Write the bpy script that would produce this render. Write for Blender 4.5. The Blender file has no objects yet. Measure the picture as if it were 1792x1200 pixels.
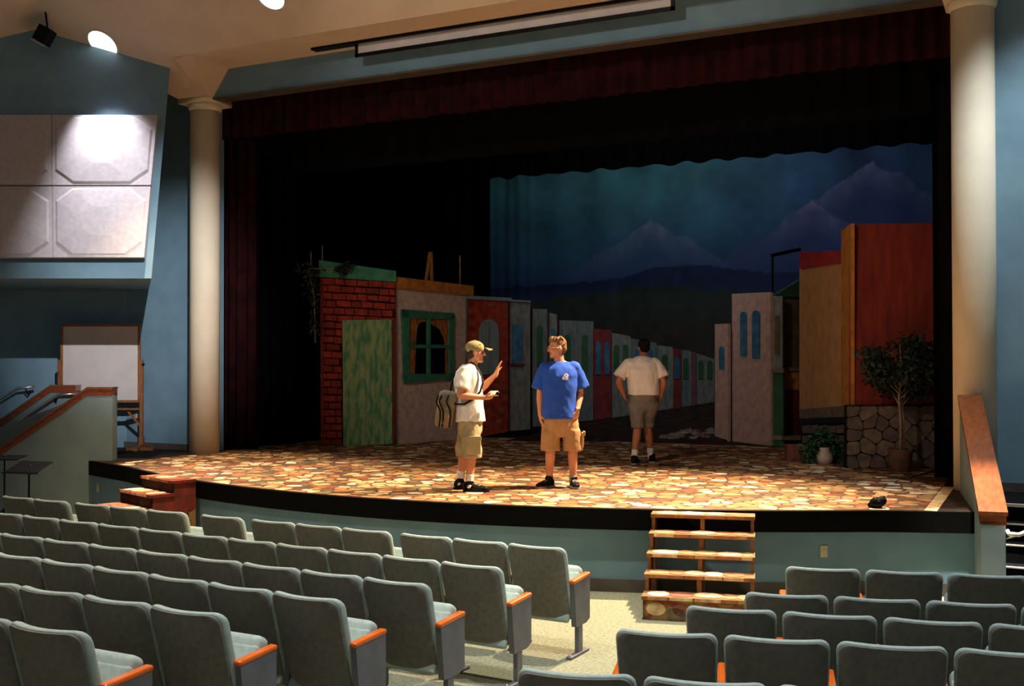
import bpy, bmesh, math, random
from mathutils import Vector, Matrix, noise
random.seed(7)
V = Vector
R = math.radians
scn = bpy.context.scene
COL = scn.collection

# ------------------------------------------------------------------ camera
F, YAW, HOR, ROLL, CZ = 1900.0, R(26.3), 625.0, R(0.1), 2.37
S = 0.84                                   # height of the stage floor above the front of the house
_p = math.atan((HOR - 600) / F)
FW = V((-math.sin(YAW) * math.cos(_p), math.cos(YAW) * math.cos(_p), math.sin(_p)))
_ri = V((math.cos(YAW), math.sin(YAW), 0)); _up = _ri.cross(FW)
RI = _ri * math.cos(ROLL) - _up * math.sin(ROLL)
UP = _up * math.cos(ROLL) + _ri * math.sin(ROLL)
RH = V((math.cos(YAW), math.sin(YAW), 0)); FH = V((-math.sin(YAW), math.cos(YAW), 0))
O = V((0, 0, CZ))
cam = bpy.data.objects.new('camera', bpy.data.cameras.new('camera'))
COL.objects.link(cam)
cam.data.sensor_width = 36; cam.data.lens = 36 * F / 1792
cam.data.clip_end = 200
cam.matrix_world = Matrix.Translation(O) @ Matrix((RI, UP, -FW)).transposed().to_4x4()
scn.camera = cam

# ------------------------------------------------------------------ world, exposure, lamps
vs = scn.view_settings
vs.view_transform = 'Standard'; vs.look = 'None'; vs.gamma = 1.0; vs.exposure = 0.0; vs.use_curve_mapping = False
world = bpy.data.worlds.new('world'); scn.world = world; world.use_nodes = True
world.node_tree.nodes['Background'].inputs[0].default_value = (0.95, 0.95, 1.0, 1)
world.node_tree.nodes['Background'].inputs[1].default_value = 0.115

def spot(name, loc, target, power, color, size, blend=0.5, radius=0.06):
    l = bpy.data.lights.new(name, 'SPOT'); l.energy = power; l.color = color
    l.spot_size = R(size); l.spot_blend = blend; l.shadow_soft_size = radius
    o = bpy.data.objects.new(name, l); COL.objects.link(o); o.location = loc
    o.rotation_euler = (V(target) - V(loc)).to_track_quat('-Z', 'Y').to_euler()
    return o
WARM = (1.0, 0.75, 0.48); NEUT = (1.0, 0.91, 0.80); COOL = (0.86, 0.93, 1.0)
# recessed downlights of the ceiling before the proscenium
spot('lamp_stage_a', (-2.7, 13.15, 6.85), (-4.3, 10.9, S), 9500, WARM, 66, 1.0)
spot('lamp_stage_b', (-8.3, 10.4, 8.3), (-8.4, 10.5, S), 4200, WARM, 50, 1.0)
spot('lamp_stage_c', (-10.8, 10.9, 8.0), (-10.8, 11.2, S), 3600, WARM, 50, 1.0)
spot('lamp_stage_d', (-1.6, 11.3, 7.6), (-2.0, 11.3, S), 1300, WARM, 46, 1.0)
spot('lamp_stair', (-0.3, 10.8, 8.0), (-0.47, 11.1, 0.9), 14000, NEUT, 15, 0.9)
spot('lamp_aisle', (-3.3, 9.2, 8.8), (-3.2, 8.7, 0), 3600, (1.0, 0.9, 0.72), 38, 0.8)
spot('lamp_house_a', (-5.6, 5.6, 8.9), (-5.6, 5.6, 0), 1700, NEUT, 66, 0.7, 0.15)
spot('lamp_house_b', (-0.6, 6.0, 8.9), (-0.6, 6.0, 0), 2000, COOL, 66, 0.7, 0.15)
spot('lamp_house_c', (-9.2, 6.2, 8.9), (-9.2, 6.2, 0), 1200, NEUT, 66, 0.7, 0.15)
spot('lamp_house_e', (-3.6, 3.4, 8.9), (-3.6, 3.4, 0), 900, NEUT, 66, 0.7, 0.15)
spot('fill_right_wall', (0.5, 11.6, 7.6), (0.2, 13.5, 3.0), 1300, COOL, 66, 1.0, 0.1)  # no fixture: unseen fill added to brighten the right wall
spot('fill_left_wall', (-1.5, 3.0, 8.8), (-13.5, 13.6, 2.9), 9000, (0.97, 0.96, 1.0), 17, 1.0, 0.06)  # unseen narrow spot added over the rear house to brighten left wall and whiteboard
# unseen fills added: one brightens the set from the front, one the backdrop
spot('fill_wash', (-6.0, 1.0, 8.4), (-6.0, 19.0, 2.6), 1300, (1.0, 0.86, 0.72), 44, 0.6, 0.3)
spot('fill_backdrop', (-6.0, 17.5, 7.9), (-6.6, 23.4, 4.2), 430, (0.8, 0.9, 1.0), 120, 0.9, 0.3)

# ------------------------------------------------------------------ pixel helpers (a pixel is only a direction)
def ray(px, py): return FW + RI * ((px - 896) / F) + UP * ((600 - py) / F)
def at_d(px, py, d): return O + ray(px, py) * d
def on_z(px, py, z):
    r = ray(px, py); return O + r * ((z - CZ) / r.z)
def on_y(px, py, y):
    r = ray(px, py); return O + r * (y / r.y)
def on_plane(px, py, p, n):
    r = ray(px, py); return O + r * ((p - O).dot(n) / r.dot(n))

# ------------------------------------------------------------------ materials
def lin(c):
    return tuple((x / 12.92 if x <= 0.04045 else ((x + 0.055) / 1.055) ** 2.4) for x in (v / 255 for v in c)) + (1,)
MATS = {}
def M(name, c, c2=None, rough=0.75, scale=6.0, bump=0.0, metal=0.0, bscale=None, stretch=(1, 1, 1), lo=0.35, hi=0.65, emit=0, coat=0):
    if name in MATS: return MATS[name]
    m = bpy.data.materials.new(name); m.use_nodes = True
    nt = m.node_tree; b = nt.nodes['Principled BSDF']
    b.inputs['Roughness'].default_value = rough; b.inputs['Metallic'].default_value = metal
    b.inputs['Coat Weight'].default_value = coat
    if sum(c) < 120: b.inputs['Specular IOR Level'].default_value = 0.12
    if c2 is None: c2 = tuple(min(255, v * 0.86) for v in c)
    tc = nt.nodes.new('ShaderNodeTexCoord'); mp = nt.nodes.new('ShaderNodeMapping')
    mp.inputs['Scale'].default_value = stretch
    nt.links.new(tc.outputs['Object'], mp.inputs['Vector'])
    n = nt.nodes.new('ShaderNodeTexNoise'); n.inputs['Scale'].default_value = scale; n.inputs['Detail'].default_value = 5
    nt.links.new(mp.outputs[0], n.inputs['Vector'])
    r = nt.nodes.new('ShaderNodeValToRGB')
    r.color_ramp.elements[0].position = lo; r.color_ramp.elements[1].position = hi
    r.color_ramp.elements[0].color = lin(c2); r.color_ramp.elements[1].color = lin(c)
    nt.links.new(n.outputs['Fac'], r.inputs[0]); nt.links.new(r.outputs[0], b.inputs['Base Color'])
    if bump:
        n2 = nt.nodes.new('ShaderNodeTexNoise'); n2.inputs['Scale'].default_value = bscale or scale * 8; n2.inputs['Detail'].default_value = 4
        nt.links.new(mp.outputs[0], n2.inputs['Vector'])
        bp = nt.nodes.new('ShaderNodeBump'); bp.inputs['Strength'].default_value = bump; bp.inputs['Distance'].default_value = 0.02
        nt.links.new(n2.outputs['Fac'], bp.inputs['Height']); nt.links.new(bp.outputs[0], b.inputs['Normal'])
    if emit:
        b.inputs['Emission Color'].default_value = lin(c); b.inputs['Emission Strength'].default_value = emit
    MATS[name] = m
    return m

M('wall_blue', (118, 150, 166), (108, 140, 157), 0.8, 3, 0.08, bscale=120)
M('wall_grey', (128, 146, 148), (118, 138, 142), 0.8, 3, 0.08, bscale=120)
M('ceiling', (224, 200, 174), (216, 192, 168), 0.9, 2, 0.08, bscale=90)
M('column', (236, 224, 196), (228, 216, 190), 0.7, 3, 0.08, bscale=90)
M('carpet', (150, 148, 122), (104, 110, 92), 0.95, 38, 0.5, bscale=260, lo=0.3, hi=0.7)
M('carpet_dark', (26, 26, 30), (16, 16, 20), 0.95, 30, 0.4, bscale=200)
M('stage_floor', (52, 36, 26), (26, 20, 16), 0.7, 5)
M('black_paint', (9, 7, 7), (5, 4, 4), 0.8, 5)
M('black_cloth', (8, 8, 12), (4, 4, 7), 0.95, 4)
M('maroon', (48, 14, 19), (28, 8, 12), 0.95, 4)
M('baseboard', (92, 84, 76), (76, 70, 64), 0.6, 4)
M('wood_red', (150, 76, 36), (112, 50, 22), 0.28, 5, 0.05, stretch=(1, 8, 8), coat=0.4)
M('wood_cap', (138, 78, 44), (120, 64, 34), 0.2, 3, 0.02, stretch=(8, 1, 8), coat=0.6)
M('wood_arm', (226, 108, 28), (206, 88, 20), 0.35, 9, 0.03, stretch=(8, 1, 8), coat=0.3)
M('steel', (214, 208, 196), (190, 186, 176), 0.3, 8, metal=0.9)
M('pipe_white', (214, 206, 190), (200, 192, 176), 0.4, 8)
M('seat_back', (124, 121, 112), (110, 108, 101), 0.9, 26, 0.3, bscale=400)
M('seat_cloth', (172, 188, 180), (156, 174, 168), 0.9, 26, 0.3, bscale=400)
M('seat_metal', (112, 112, 118), (102, 102, 108), 0.55, 8, 0.05)
M('panel_grey', (186, 178, 180), (174, 166, 170), 0.85, 14, 0.15, bscale=260)
M('screen_white', (214, 206, 204), (204, 196, 196), 0.8, 4)
M('white_board', (205, 196, 192), (194, 186, 184), 0.35, 3)
M('wood_easel', (150, 96, 52), (118, 70, 36), 0.5, 6, stretch=(6, 6, 1))
M('black_metal', (20, 20, 22), (14, 14, 16), 0.45, 6)
M('outlet', (222, 206, 170), None, 0.4)
M('white_plaster', (210, 188, 176), (180, 160, 152), 0.9, 9, 0.3, bscale=60)
M('green_paint', (58, 132, 98), (36, 104, 86), 0.8, 7)
M('green_door', (132, 152, 104), (62, 122, 82), 0.8, 5, stretch=(3, 3, 0.8), lo=0.38, hi=0.6)
M('yellow_paint', (190, 128, 46), (160, 98, 34), 0.8, 7)
M('brick_red', (156, 52, 28), (120, 34, 20), 0.9, 7, 0.3, bscale=50)
M('brick_red2', (132, 40, 24), (98, 28, 18), 0.9, 7, 0.3, bscale=50)
M('mortar_dark', (52, 16, 14), (30, 12, 12), 0.9, 7)
M('red_trim', (110, 30, 24), (84, 22, 18), 0.85, 6)
M('curtain_tan', (176, 116, 50), (112, 66, 26), 0.9, 7, stretch=(4, 4, 1))
M('void', (5, 5, 8), (3, 3, 4), 0.5)
M('grey_wall', (122, 124, 118), (92, 98, 96), 0.9, 6, stretch=(2, 2, 1))
M('grey_wall_b', (108, 112, 110), (70, 92, 92), 0.9, 5, stretch=(4, 4, 0.7))
M('red_wall', (128, 42, 38), (92, 28, 30), 0.9, 6)
M('mauve_wall', (120, 74, 84), (92, 60, 74), 0.9, 6)
M('blue_glass', (58, 112, 138), (36, 78, 112), 0.7, 6)
M('shutter', (120, 138, 140), (96, 116, 120), 0.8, 6, stretch=(5, 5, 1))
M('rust_wall', (148, 54, 32), (122, 38, 28), 0.9, 3, stretch=(3, 3, 0.6))
M('rust_red', (168, 40, 44), (140, 30, 36), 0.9, 4)
M('tan_wall', (186, 142, 92), (168, 124, 78), 0.9, 5)
M('olive_wall', (92, 84, 52), (70, 62, 40), 0.9, 6)
M('green_wall', (46, 92, 58), (34, 72, 48), 0.9, 6)
M('pink_plaster', (186, 150, 134), (160, 132, 126), 0.9, 9, 0.3, bscale=60)
M('stone', (142, 122, 102), (104, 90, 78), 0.9, 9, 0.4, bscale=40)
M('stone_b', (116, 100, 88), (88, 78, 70), 0.9, 9, 0.4, bscale=40)
M('stone_joint', (30, 26, 26), (20, 18, 18), 0.95, 9)
M('trunk', (168, 140, 112), (128, 104, 82), 0.9, 12)
M('leaf_dark', (40, 58, 40), (22, 36, 26), 0.7, 14)
M('leaf_green', (44, 84, 50), (24, 52, 32), 0.7, 14)
M('pot_tan', (122, 90, 66), (98, 70, 50), 0.85, 8)
M('pot_white', (198, 176, 160), (180, 160, 146), 0.6, 8)
M('terracotta', (122, 66, 44), (94, 48, 34), 0.85, 8)
M('timber', (176, 120, 64), (144, 94, 48), 0.7, 8, stretch=(5, 5, 1))
M('skin', (206, 142, 108), (194, 128, 96), 0.55, 9, 0.05, bscale=90)
M('skin_dark', (172, 112, 82), (158, 98, 72), 0.55, 9, 0.05, bscale=90)
M('tee_white', (232, 226, 218), (224, 218, 212), 0.9, 7, 0.1, bscale=24)
M('tee_blue', (30, 82, 184), (22, 66, 164), 0.9, 7, 0.12, bscale=22)
M('khaki', (178, 162, 124), (160, 146, 112), 0.9, 7, 0.14, bscale=22)
M('tan_cloth', (178, 136, 92), (162, 122, 82), 0.9, 7, 0.14, bscale=22)
M('grey_cloth', (122, 118, 108), (106, 102, 94), 0.9, 7, 0.14, bscale=22)
M('cap_khaki', (168, 152, 104), (148, 132, 90), 0.9, 12)
M('hair_blond', (146, 96, 52), (86, 52, 26), 0.7, 30, 0.6, bscale=90)
M('hair_dark', (26, 20, 18), (14, 11, 10), 0.7, 30, 0.6, bscale=90)
M('hair_brown', (62, 38, 24), (40, 24, 16), 0.7, 30, 0.6, bscale=90)
M('sock', (236, 232, 226), None, 0.9, 20, 0.3, bscale=120)
M('shoe_black', (24, 24, 26), (14, 14, 16), 0.5, 10)
M('shoe_grey', (170, 164, 158), (130, 126, 122), 0.6, 10)
M('bag_khaki', (142, 122, 90), (118, 100, 74), 0.85, 12)
M('strap_dark', (22, 20, 24), None, 0.6)
M('camera_silver', (214, 202, 178), None, 0.35, metal=0.4)
M('lens_black', (14, 14, 18), None, 0.2)
M('eye_dark', (30, 20, 18), None, 0.3)
M('lamp_lens', (255, 250, 244), (255, 250, 244), 0.5, emit=2.2)
M('lamp_trim', (230, 222, 210), None, 0.5)
M('step_paint', (150, 112, 62), (122, 46, 30), 0.75, 9, lo=0.42, hi=0.55)
M('step_wood', (146, 100, 54), (112, 72, 36), 0.75, 8)
M('step_dark', (58, 34, 26), (34, 22, 18), 0.8, 8)
M('step_red', (140, 44, 26), (96, 36, 24), 0.75, 8)
M('logo_white', (240, 240, 244), None, 0.8)
M('logo_red', (200, 60, 60), None, 0.8)
COBS = [M('cobble_cream', (226, 198, 150), (176, 136, 88), 0.7, 11), M('cobble_tan', (184, 140, 90), (136, 94, 56), 0.7, 11),
        M('cobble_orange', (176, 112, 64), (136, 80, 44), 0.7, 11), M('cobble_rust', (146, 76, 48), (112, 56, 36), 0.7, 11),
        M('cobble_brown', (116, 80, 50), (72, 50, 34), 0.7, 11), M('cobble_olive', (122, 108, 74), (84, 76, 54), 0.7, 11),
        M('cobble_white', (244, 236, 214), (206, 180, 140), 0.7, 11)]

# ------------------------------------------------------------------ mesh helpers
def mesh(name, verts, faces):
    me = bpy.data.meshes.new(name); me.from_pydata([tuple(v) for v in verts], [], faces); me.validate(); me.update()
    bm = bmesh.new(); bm.from_mesh(me); bmesh.ops.recalc_face_normals(bm, faces=bm.faces); bm.to_mesh(me); bm.free()
    return me
def link(name, me, mat=None, parent=None, smooth=False):
    o = bpy.data.objects.new(name, me); COL.objects.link(o)
    if mat is not None and me is not None and not me.materials:
        me.materials.append(MATS[mat] if isinstance(mat, str) else mat)
    if smooth:
        for p in me.polygons: p.use_smooth = True
    if parent is not None: o.parent = parent
    return o
def empty(name, loc=(0, 0, 0), rz=0.0):
    o = bpy.data.objects.new(name, None); COL.objects.link(o); o.location = loc; o.rotation_euler = (0, 0, rz)
    o.empty_display_size = 0.1
    return o
def tag(o, label, cat, group=None):
    o['label'] = label; o['category'] = cat
    if group: o['group'] = group
    return o
def struct(o):
    o['kind'] = 'structure'; return o

class G:
    """collects geometry for one mesh"""
    def __init__(s): s.v = []; s.f = []
    def add(s, vs_, fs):
        b = len(s.v); s.v += [V(v) for v in vs_]; s.f += [tuple(i + b for i in f) for f in fs]; return s
    def prism(s, poly, ext):
        n = len(poly); p = [V(a) for a in poly]; e = V(ext)
        return s.add(p + [a + e for a in p], [tuple(range(n))[::-1], tuple(range(n, 2 * n))] + [(i, (i + 1) % n, (i + 1) % n + n, i + n) for i in range(n)])
    def box(s, a, b):
        (x0, y0, z0), (x1, y1, z1) = a, b
        return s.prism([(x0, y0, z0), (x1, y0, z0), (x1, y1, z0), (x0, y1, z0)], (0, 0, z1 - z0))
    def obox(s, c, ax, ay, az):
        c, ax, ay, az = V(c), V(ax), V(ay), V(az)
        return s.prism([c - ax - ay - az, c + ax - ay - az, c + ax + ay - az, c - ax + ay - az], az * 2)
    def bar(s, a, b, w, h, up=(0, 0, 1)):
        a, b = V(a), V(b); d = (b - a).normalized(); u = V(up)
        sd = d.cross(u)
        if sd.length < 1e-4: sd = d.cross(V((1, 0, 0)))
        sd.normalize(); u = sd.cross(d)
        return s.prism([a - sd * w / 2 - u * h / 2, a + sd * w / 2 - u * h / 2, a + sd * w / 2 + u * h / 2, a - sd * w / 2 + u * h / 2], b - a)
    def tube(s, pts, r, seg=10, closed=False, flat=None):
        pts = [V(p) for p in pts]; rs = r if isinstance(r, (list, tuple)) else [r] * len(pts)
        rings = []; prev = None
        for i, p in enumerate(pts):
            d = (pts[min(i + 1, len(pts) - 1)] - pts[max(i - 1, 0)]).normalized()
            if prev is None:
                a = d.cross(V((0, 0, 1)))
                if a.length < 1e-3: a = d.cross(V((0, 1, 0)))
            else: a = prev - d * prev.dot(d)
            a.normalize(); b = d.cross(a); prev = a
            k = flat if flat else 1
            rings.append([p + (a * math.cos(2 * math.pi * j / seg) + b * math.sin(2 * math.pi * j / seg) * k) * rs[i] for j in range(seg)])
        vs_ = [q for rr in rings for q in rr]; fs = []
        for i in range(len(rings) - 1):
            for j in range(seg):
                fs.append((i * seg + j, i * seg + (j + 1) % seg, (i + 1) * seg + (j + 1) % seg, (i + 1) * seg + j))
        fs.append(tuple(range(seg))[::-1]); n = (len(rings) - 1) * seg; fs.append(tuple(range(n, n + seg)))
        return s.add(vs_, fs)
    def lathe(s, prof, seg=32, c=(0, 0, 0)):
        c = V(c); vs_ = []; fs = []
        for r, z in prof:
            vs_ += [c + V((r * math.cos(2 * math.pi * j / seg), r * math.sin(2 * math.pi * j / seg), z)) for j in range(seg)]
        for i in range(len(prof) - 1):
            for j in range(seg):
                fs.append((i * seg + j, i * seg + (j + 1) % seg, (i + 1) * seg + (j + 1) % seg, (i + 1) * seg + j))
        fs.append(tuple(range(seg))[::-1]); n = (len(prof) - 1) * seg; fs.append(tuple(range(n, n + seg)))
        return s.add(vs_, fs)
    def ell(s, c, r, rot=None, seg=16, rings=10):
        c = V(c); rot = rot or Matrix.Identity(3); vs_ = []; fs = []
        vs_.append(c + rot @ V((0, 0, -r[2])))
        for i in range(1, rings):
            t = -math.pi / 2 + math.pi * i / rings
            for j in range(seg):
                a = 2 * math.pi * j / seg
                vs_.append(c + rot @ V((r[0] * math.cos(t) * math.cos(a), r[1] * math.cos(t) * math.sin(a), r[2] * math.sin(t))))
        vs_.append(c + rot @ V((0, 0, r[2])))
        for j in range(seg): fs.append((0, 1 + (j + 1) % seg, 1 + j))
        for i in range(rings - 2):
            for j in range(seg):
                a = 1 + i * seg
                fs.append((a + j, a + (j + 1) % seg, a + seg + (j + 1) % seg, a + seg + j))
        a = 1 + (rings - 2) * seg
        for j in range(seg): fs.append((a + j, a + (j + 1) % seg, len(vs_) - 1))
        return s.add(vs_, fs)
    def caps(s, a, b, ra, rb, wide=None, ratio=1.0, seg=16):
        """tapered capsule from a to b; cross-section widened by ratio along `wide`"""
        a, b = V(a), V(b); d = (b - a); L = d.length; d.normalize()
        w = V(wide) if wide is not None else d.orthogonal()
        w = (w - d * w.dot(d)).normalized(); t = d.cross(w)
        rings = []
        for k in range(1, 5):
            th = math.pi / 2 * k / 5; rings.append((a - d * ra * math.cos(th), ra * math.sin(th)))
        for k in range(0, 7): rings.append((a + (b - a) * k / 6, ra + (rb - ra) * k / 6))
        for k in range(4, 0, -1):
            th = math.pi / 2 * k / 5; rings.append((b + d * rb * math.cos(th), rb * math.sin(th)))
        vs_ = [a - d * ra]; fs = []
        for c, r in rings:
            vs_ += [c + (w * math.cos(2 * math.pi * j / seg) * ratio + t * math.sin(2 * math.pi * j / seg)) * r for j in range(seg)]
        vs_.append(b + d * rb); n = len(rings)
        for j in range(seg): fs.append((0, 1 + (j + 1) % seg, 1 + j))
        for i in range(n - 1):
            for j in range(seg):
                q = 1 + i * seg; fs.append((q + j, q + (j + 1) % seg, q + seg + (j + 1) % seg, q + seg + j))
        q = 1 + (n - 1) * seg
        for j in range(seg): fs.append((q + j, q + (j + 1) % seg, len(vs_) - 1))
        return s.add(vs_, fs)
    def loft(s, secs, seg=28):
        """secs: (centre, half-x, half-y) stacked up z, closed by caps; superelliptic"""
        vs_ = []; fs = []
        for c, hx, hy in secs:
            c = V(c)
            for j in range(seg):
                a = 2 * math.pi * j / seg; ca, sa = math.cos(a), math.sin(a)
                vs_.append(c + V((hx * math.copysign(abs(ca) ** 0.85, ca), hy * math.copysign(abs(sa) ** 0.85, sa), 0)))
        n = len(secs)
        for i in range(n - 1):
            for j in range(seg):
                fs.append((i * seg + j, i * seg + (j + 1) % seg, (i + 1) * seg + (j + 1) % seg, (i + 1) * seg + j))
        fs.append(tuple(range(seg))[::-1]); fs.append(tuple(range((n - 1) * seg, n * seg)))
        return s.add(vs_, fs)
    def me(s, name): return mesh(name, s.v, s.f)
    def obj(s, name, mat, parent=None, smooth=False): return link(name, s.me(name), mat, parent, smooth)

def rbox(size, bev, segs=3):
    bm = bmesh.new(); bmesh.ops.create_cube(bm, size=1)
    for v in bm.verts: v.co = V((v.co.x * size[0], v.co.y * size[1], v.co.z * size[2]))
    bmesh.ops.bevel(bm, geom=bm.edges[:] + bm.verts[:], offset=bev, segments=segs, profile=0.5, affect='EDGES')
    return bm
def rbox_mesh(name, size, bev, segs=3, xf=None):
    bm = rbox(size, bev, segs)
    if xf is not None: bmesh.ops.transform(bm, matrix=xf, verts=bm.verts)
    me = bpy.data.meshes.new(name); bm.to_mesh(me); bm.free()
    return me
def remesh(g, name, voxel=0.01, smooth=4, wrinkle=0.0, wscale=9.0, seed=0.0):
    me = mesh(name + '_raw', g.v, g.f)
    o = bpy.data.objects.new('tmp', me); COL.objects.link(o)
    md = o.modifiers.new('r', 'REMESH'); md.mode = 'VOXEL'; md.voxel_size = voxel
    if smooth:
        ms = o.modifiers.new('s', 'SMOOTH'); ms.factor = 0.5; ms.iterations = smooth
    dg = bpy.context.evaluated_depsgraph_get()
    out = bpy.data.meshes.new_from_object(o.evaluated_get(dg)); out.name = name
    bpy.data.objects.remove(o); bpy.data.meshes.remove(me)
    if wrinkle:
        ns = [v.normal.copy() for v in out.vertices]
        for v, n in zip(out.vertices, ns):
            q = V((v.co.x * 1.3, v.co.y * 1.3, v.co.z * 0.8)) * wscale + V((seed, seed * 2, seed))
            v.co += n * wrinkle * (noise.noise(q) + 0.5 * noise.noise(q * 2.1))
    for p in out.polygons: p.use_smooth = True
    out.materials.clear()
    return out

# ================================================================== THE ROOM
# ---- house floor: level before the stage, ramping up towards the back of the house
def floor_z(y): return max(0.0, (7.0 - y) * 0.057)
g = G()
ys = [15.0, 7.0, -4.0]
for i in range(2):
    g.add([(-19, ys[i], floor_z(ys[i])), (4, ys[i], floor_z(ys[i])), (4, ys[i + 1], floor_z(ys[i + 1])), (-19, ys[i + 1], floor_z(ys[i + 1]))], [(0, 1, 2, 3)])
struct(g.obj('floor', 'carpet'))
# ---- stage: curved apron
XC = -6.57
def yf(x):
    dx = abs(x - XC)
    if dx <= 5: return 9.93 + 0.055 * dx * dx
    return 9.93 + 0.055 * 25 + (dx - 5) * 0.36
XL, XR = -13.3, -0.6
N = 60
xs = [XL + (XR - XL) * i / N for i in range(N + 1)]
edge = [V((x, yf(x), 0)) for x in xs]
g = G()
g.prism([(p.x, p.y + 0.01, S - 0.03) for p in edge] + [(XR, 13.5, S - 0.03), (4, 13.5, S - 0.03), (4, 26, S - 0.03), (-19, 26, S - 0.03), (-19, 13.2, S - 0.03), (XL, 13.2, S - 0.03)], (0, 0, 0.03))
struct(g.obj('floor_stage', 'stage_floor'))
def strip(z0, z1, off, th):
    g = G(); a = [V((p.x, p.y + off, 0)) for p in edge]
    for i in range(N):
        p, q = a[i], a[i + 1]; n = V((0, th, 0))
        g.prism([p + V((0, 0, z0)), q + V((0, 0, z0)), q + V((0, 0, z1)), p + V((0, 0, z1))], n)
    return g
struct(strip(S - 0.21, S - 0.001, -0.03, 0.045).obj('trim_stage_fascia', 'black_paint'))
struct(strip(0.0, S - 0.2, 0.02, 0.1).obj('wall_stage_front', 'wall_blue'))
struct(strip(0.0, 0.13, 0.0, 0.03).obj('baseboard_stage', 'baseboard'))

# ---- painted cobbles of the floor cloth
def clip(poly, mx, my, nx, ny):
    out = []
    for i in range(len(poly)):
        a, b = poly[i], poly[(i + 1) % len(poly)]
        da = (a[0] - mx) * nx + (a[1] - my) * ny; db = (b[0] - mx) * nx + (b[1] - my) * ny
        if da <= 0: out.append(a)
        if da * db < 0:
            t = da / (da - db); out.append((a[0] + (b[0] - a[0]) * t, a[1] + (b[1] - a[1]) * t))
    return out
def voronoi(pts, box, reach):
    cells = []
    grid = {}
    for i, p in enumerate(pts): grid.setdefault((int(p[0] // reach), int(p[1] // reach)), []).append(i)
    for i, p in enumerate(pts):
        poly = [(box[0], box[1]), (box[2], box[1]), (box[2], box[3]), (box[0], box[3])]
        poly = [(max(p[0] - reach, min(p[0] + reach, q[0])), max(p[1] - reach, min(p[1] + reach, q[1]))) for q in poly]
        gx, gy = int(p[0] // reach), int(p[1] // reach)
        for ax in range(gx - 2, gx + 3):
            for ay in range(gy - 2, gy + 3):
                for j in grid.get((ax, ay), []):
                    if j == i: continue
                    q = pts[j]
                    if abs(q[0] - p[0]) > 2 * reach or abs(q[1] - p[1]) > 2 * reach: continue
                    poly = clip(poly, (p[0] + q[0]) / 2, (p[1] + q[1]) / 2, q[0] - p[0], q[1] - p[1])
                    if len(poly) < 3: break
        cells.append(poly if len(poly) >= 3 else None)
    return cells
def round_cell(poly, gap, it=2, w=.75):
    cx = sum(p[0] for p in poly) / len(poly); cy = sum(p[1] for p in poly) / len(poly)
    q = []
    for p in poly:
        dx, dy = p[0] - cx, p[1] - cy; l = math.hypot(dx, dy) or 1
        k = max(0.35, (l - gap) / l); q.append((cx + dx * k, cy + dy * k))
    for _ in range(it):
        q = [r for a, b in zip(q, q[1:] + q[:1]) for r in ((a[0] * w + b[0] * (1 - w), a[1] * w + b[1] * (1 - w)), (a[0] * (1 - w) + b[0] * w, a[1] * (1 - w) + b[1] * w))]
    return q
CX0, CX1, CY1 = -12.15, -1.12, 18.5
pts = []
y = 9.9
while y < CY1:
    x = CX0 + random.random() * 0.2
    while x < CX1:
        px_, py_ = x + random.uniform(-.05, .05), y + random.uniform(-.05, .05)
        if py_ > yf(px_) + 0.08: pts.append((px_, py_))
        x += random.uniform(0.13, 0.25)
    y += 0.145
cells = voronoi(pts, (CX0, 9.8, CX1, CY1), 0.3)
cob = []
for p, c in zip(pts, cells):
    if not c: continue
    c = [(max(CX0, min(CX1, a[0])), max(yf(a[0]) + 0.03, a[1])) for a in c]
    q = round_cell(c, random.uniform(0.003, 0.022), 1)
    cob.append((p, q))
cob.sort(key=lambda t: (V((t[0][0], t[0][1], S)) - O).length)
vis = [t for t in cob]
stage_floor = bpy.data.objects['floor_stage']
def cob_mat():
    r = random.random()
    for k, lim in enumerate((0.18, 0.42, 0.56, 0.63, 0.84, 0.93, 1.0)):
        if r <= lim: return k
    return 4
bulk = G(); bm_idx = []
for i, (p, q) in enumerate(cob):
    mi = cob_mat()
    if i < 300:
        gg = G().prism([(a[0], a[1], S) for a in q], (0, 0, 0.004))
        gg.obj('cobble', COBS[mi], stage_floor)
    else:
        n0 = len(bulk.f); bulk.prism([(a[0], a[1], S) for a in q], (0, 0, 0.004)); bm_idx += [mi] * (len(bulk.f) - n0)
me = bpy.data.meshes.new('cobbles'); me.from_pydata([tuple(v) for v in bulk.v], [], bulk.f)
for m_ in COBS: me.materials.append(m_)
for pl, k in zip(me.polygons, bm_idx): pl.material_index = k
me.update()
bmm = bmesh.new(); bmm.from_mesh(me); bmesh.ops.recalc_face_normals(bmm, faces=bmm.faces); bmm.to_mesh(me); bmm.free()
o = link('cobbles', me, None, stage_floor); o['kind'] = 'stuff'
M('cloth_brown', (92, 64, 40), (58, 40, 26), 0.8, 7)
clx = [CX0 + (CX1 - CX0) * i / 50 for i in range(51)]
G().prism([(x, yf(x) + 0.02, S) for x in clx] + [(CX1, CY1, S), (CX0, CY1, S)], (0, 0, 0.002)).obj('floor_cloth', 'cloth_brown', stage_floor)
# pale taped edge of the cloth on the right
G().box((CX1, yf(CX1) + 0.03, S), (CX1 + 0.12, 13.7, S + 0.004)).obj('cloth_edge', 'cobble_cream', stage_floor)

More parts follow.
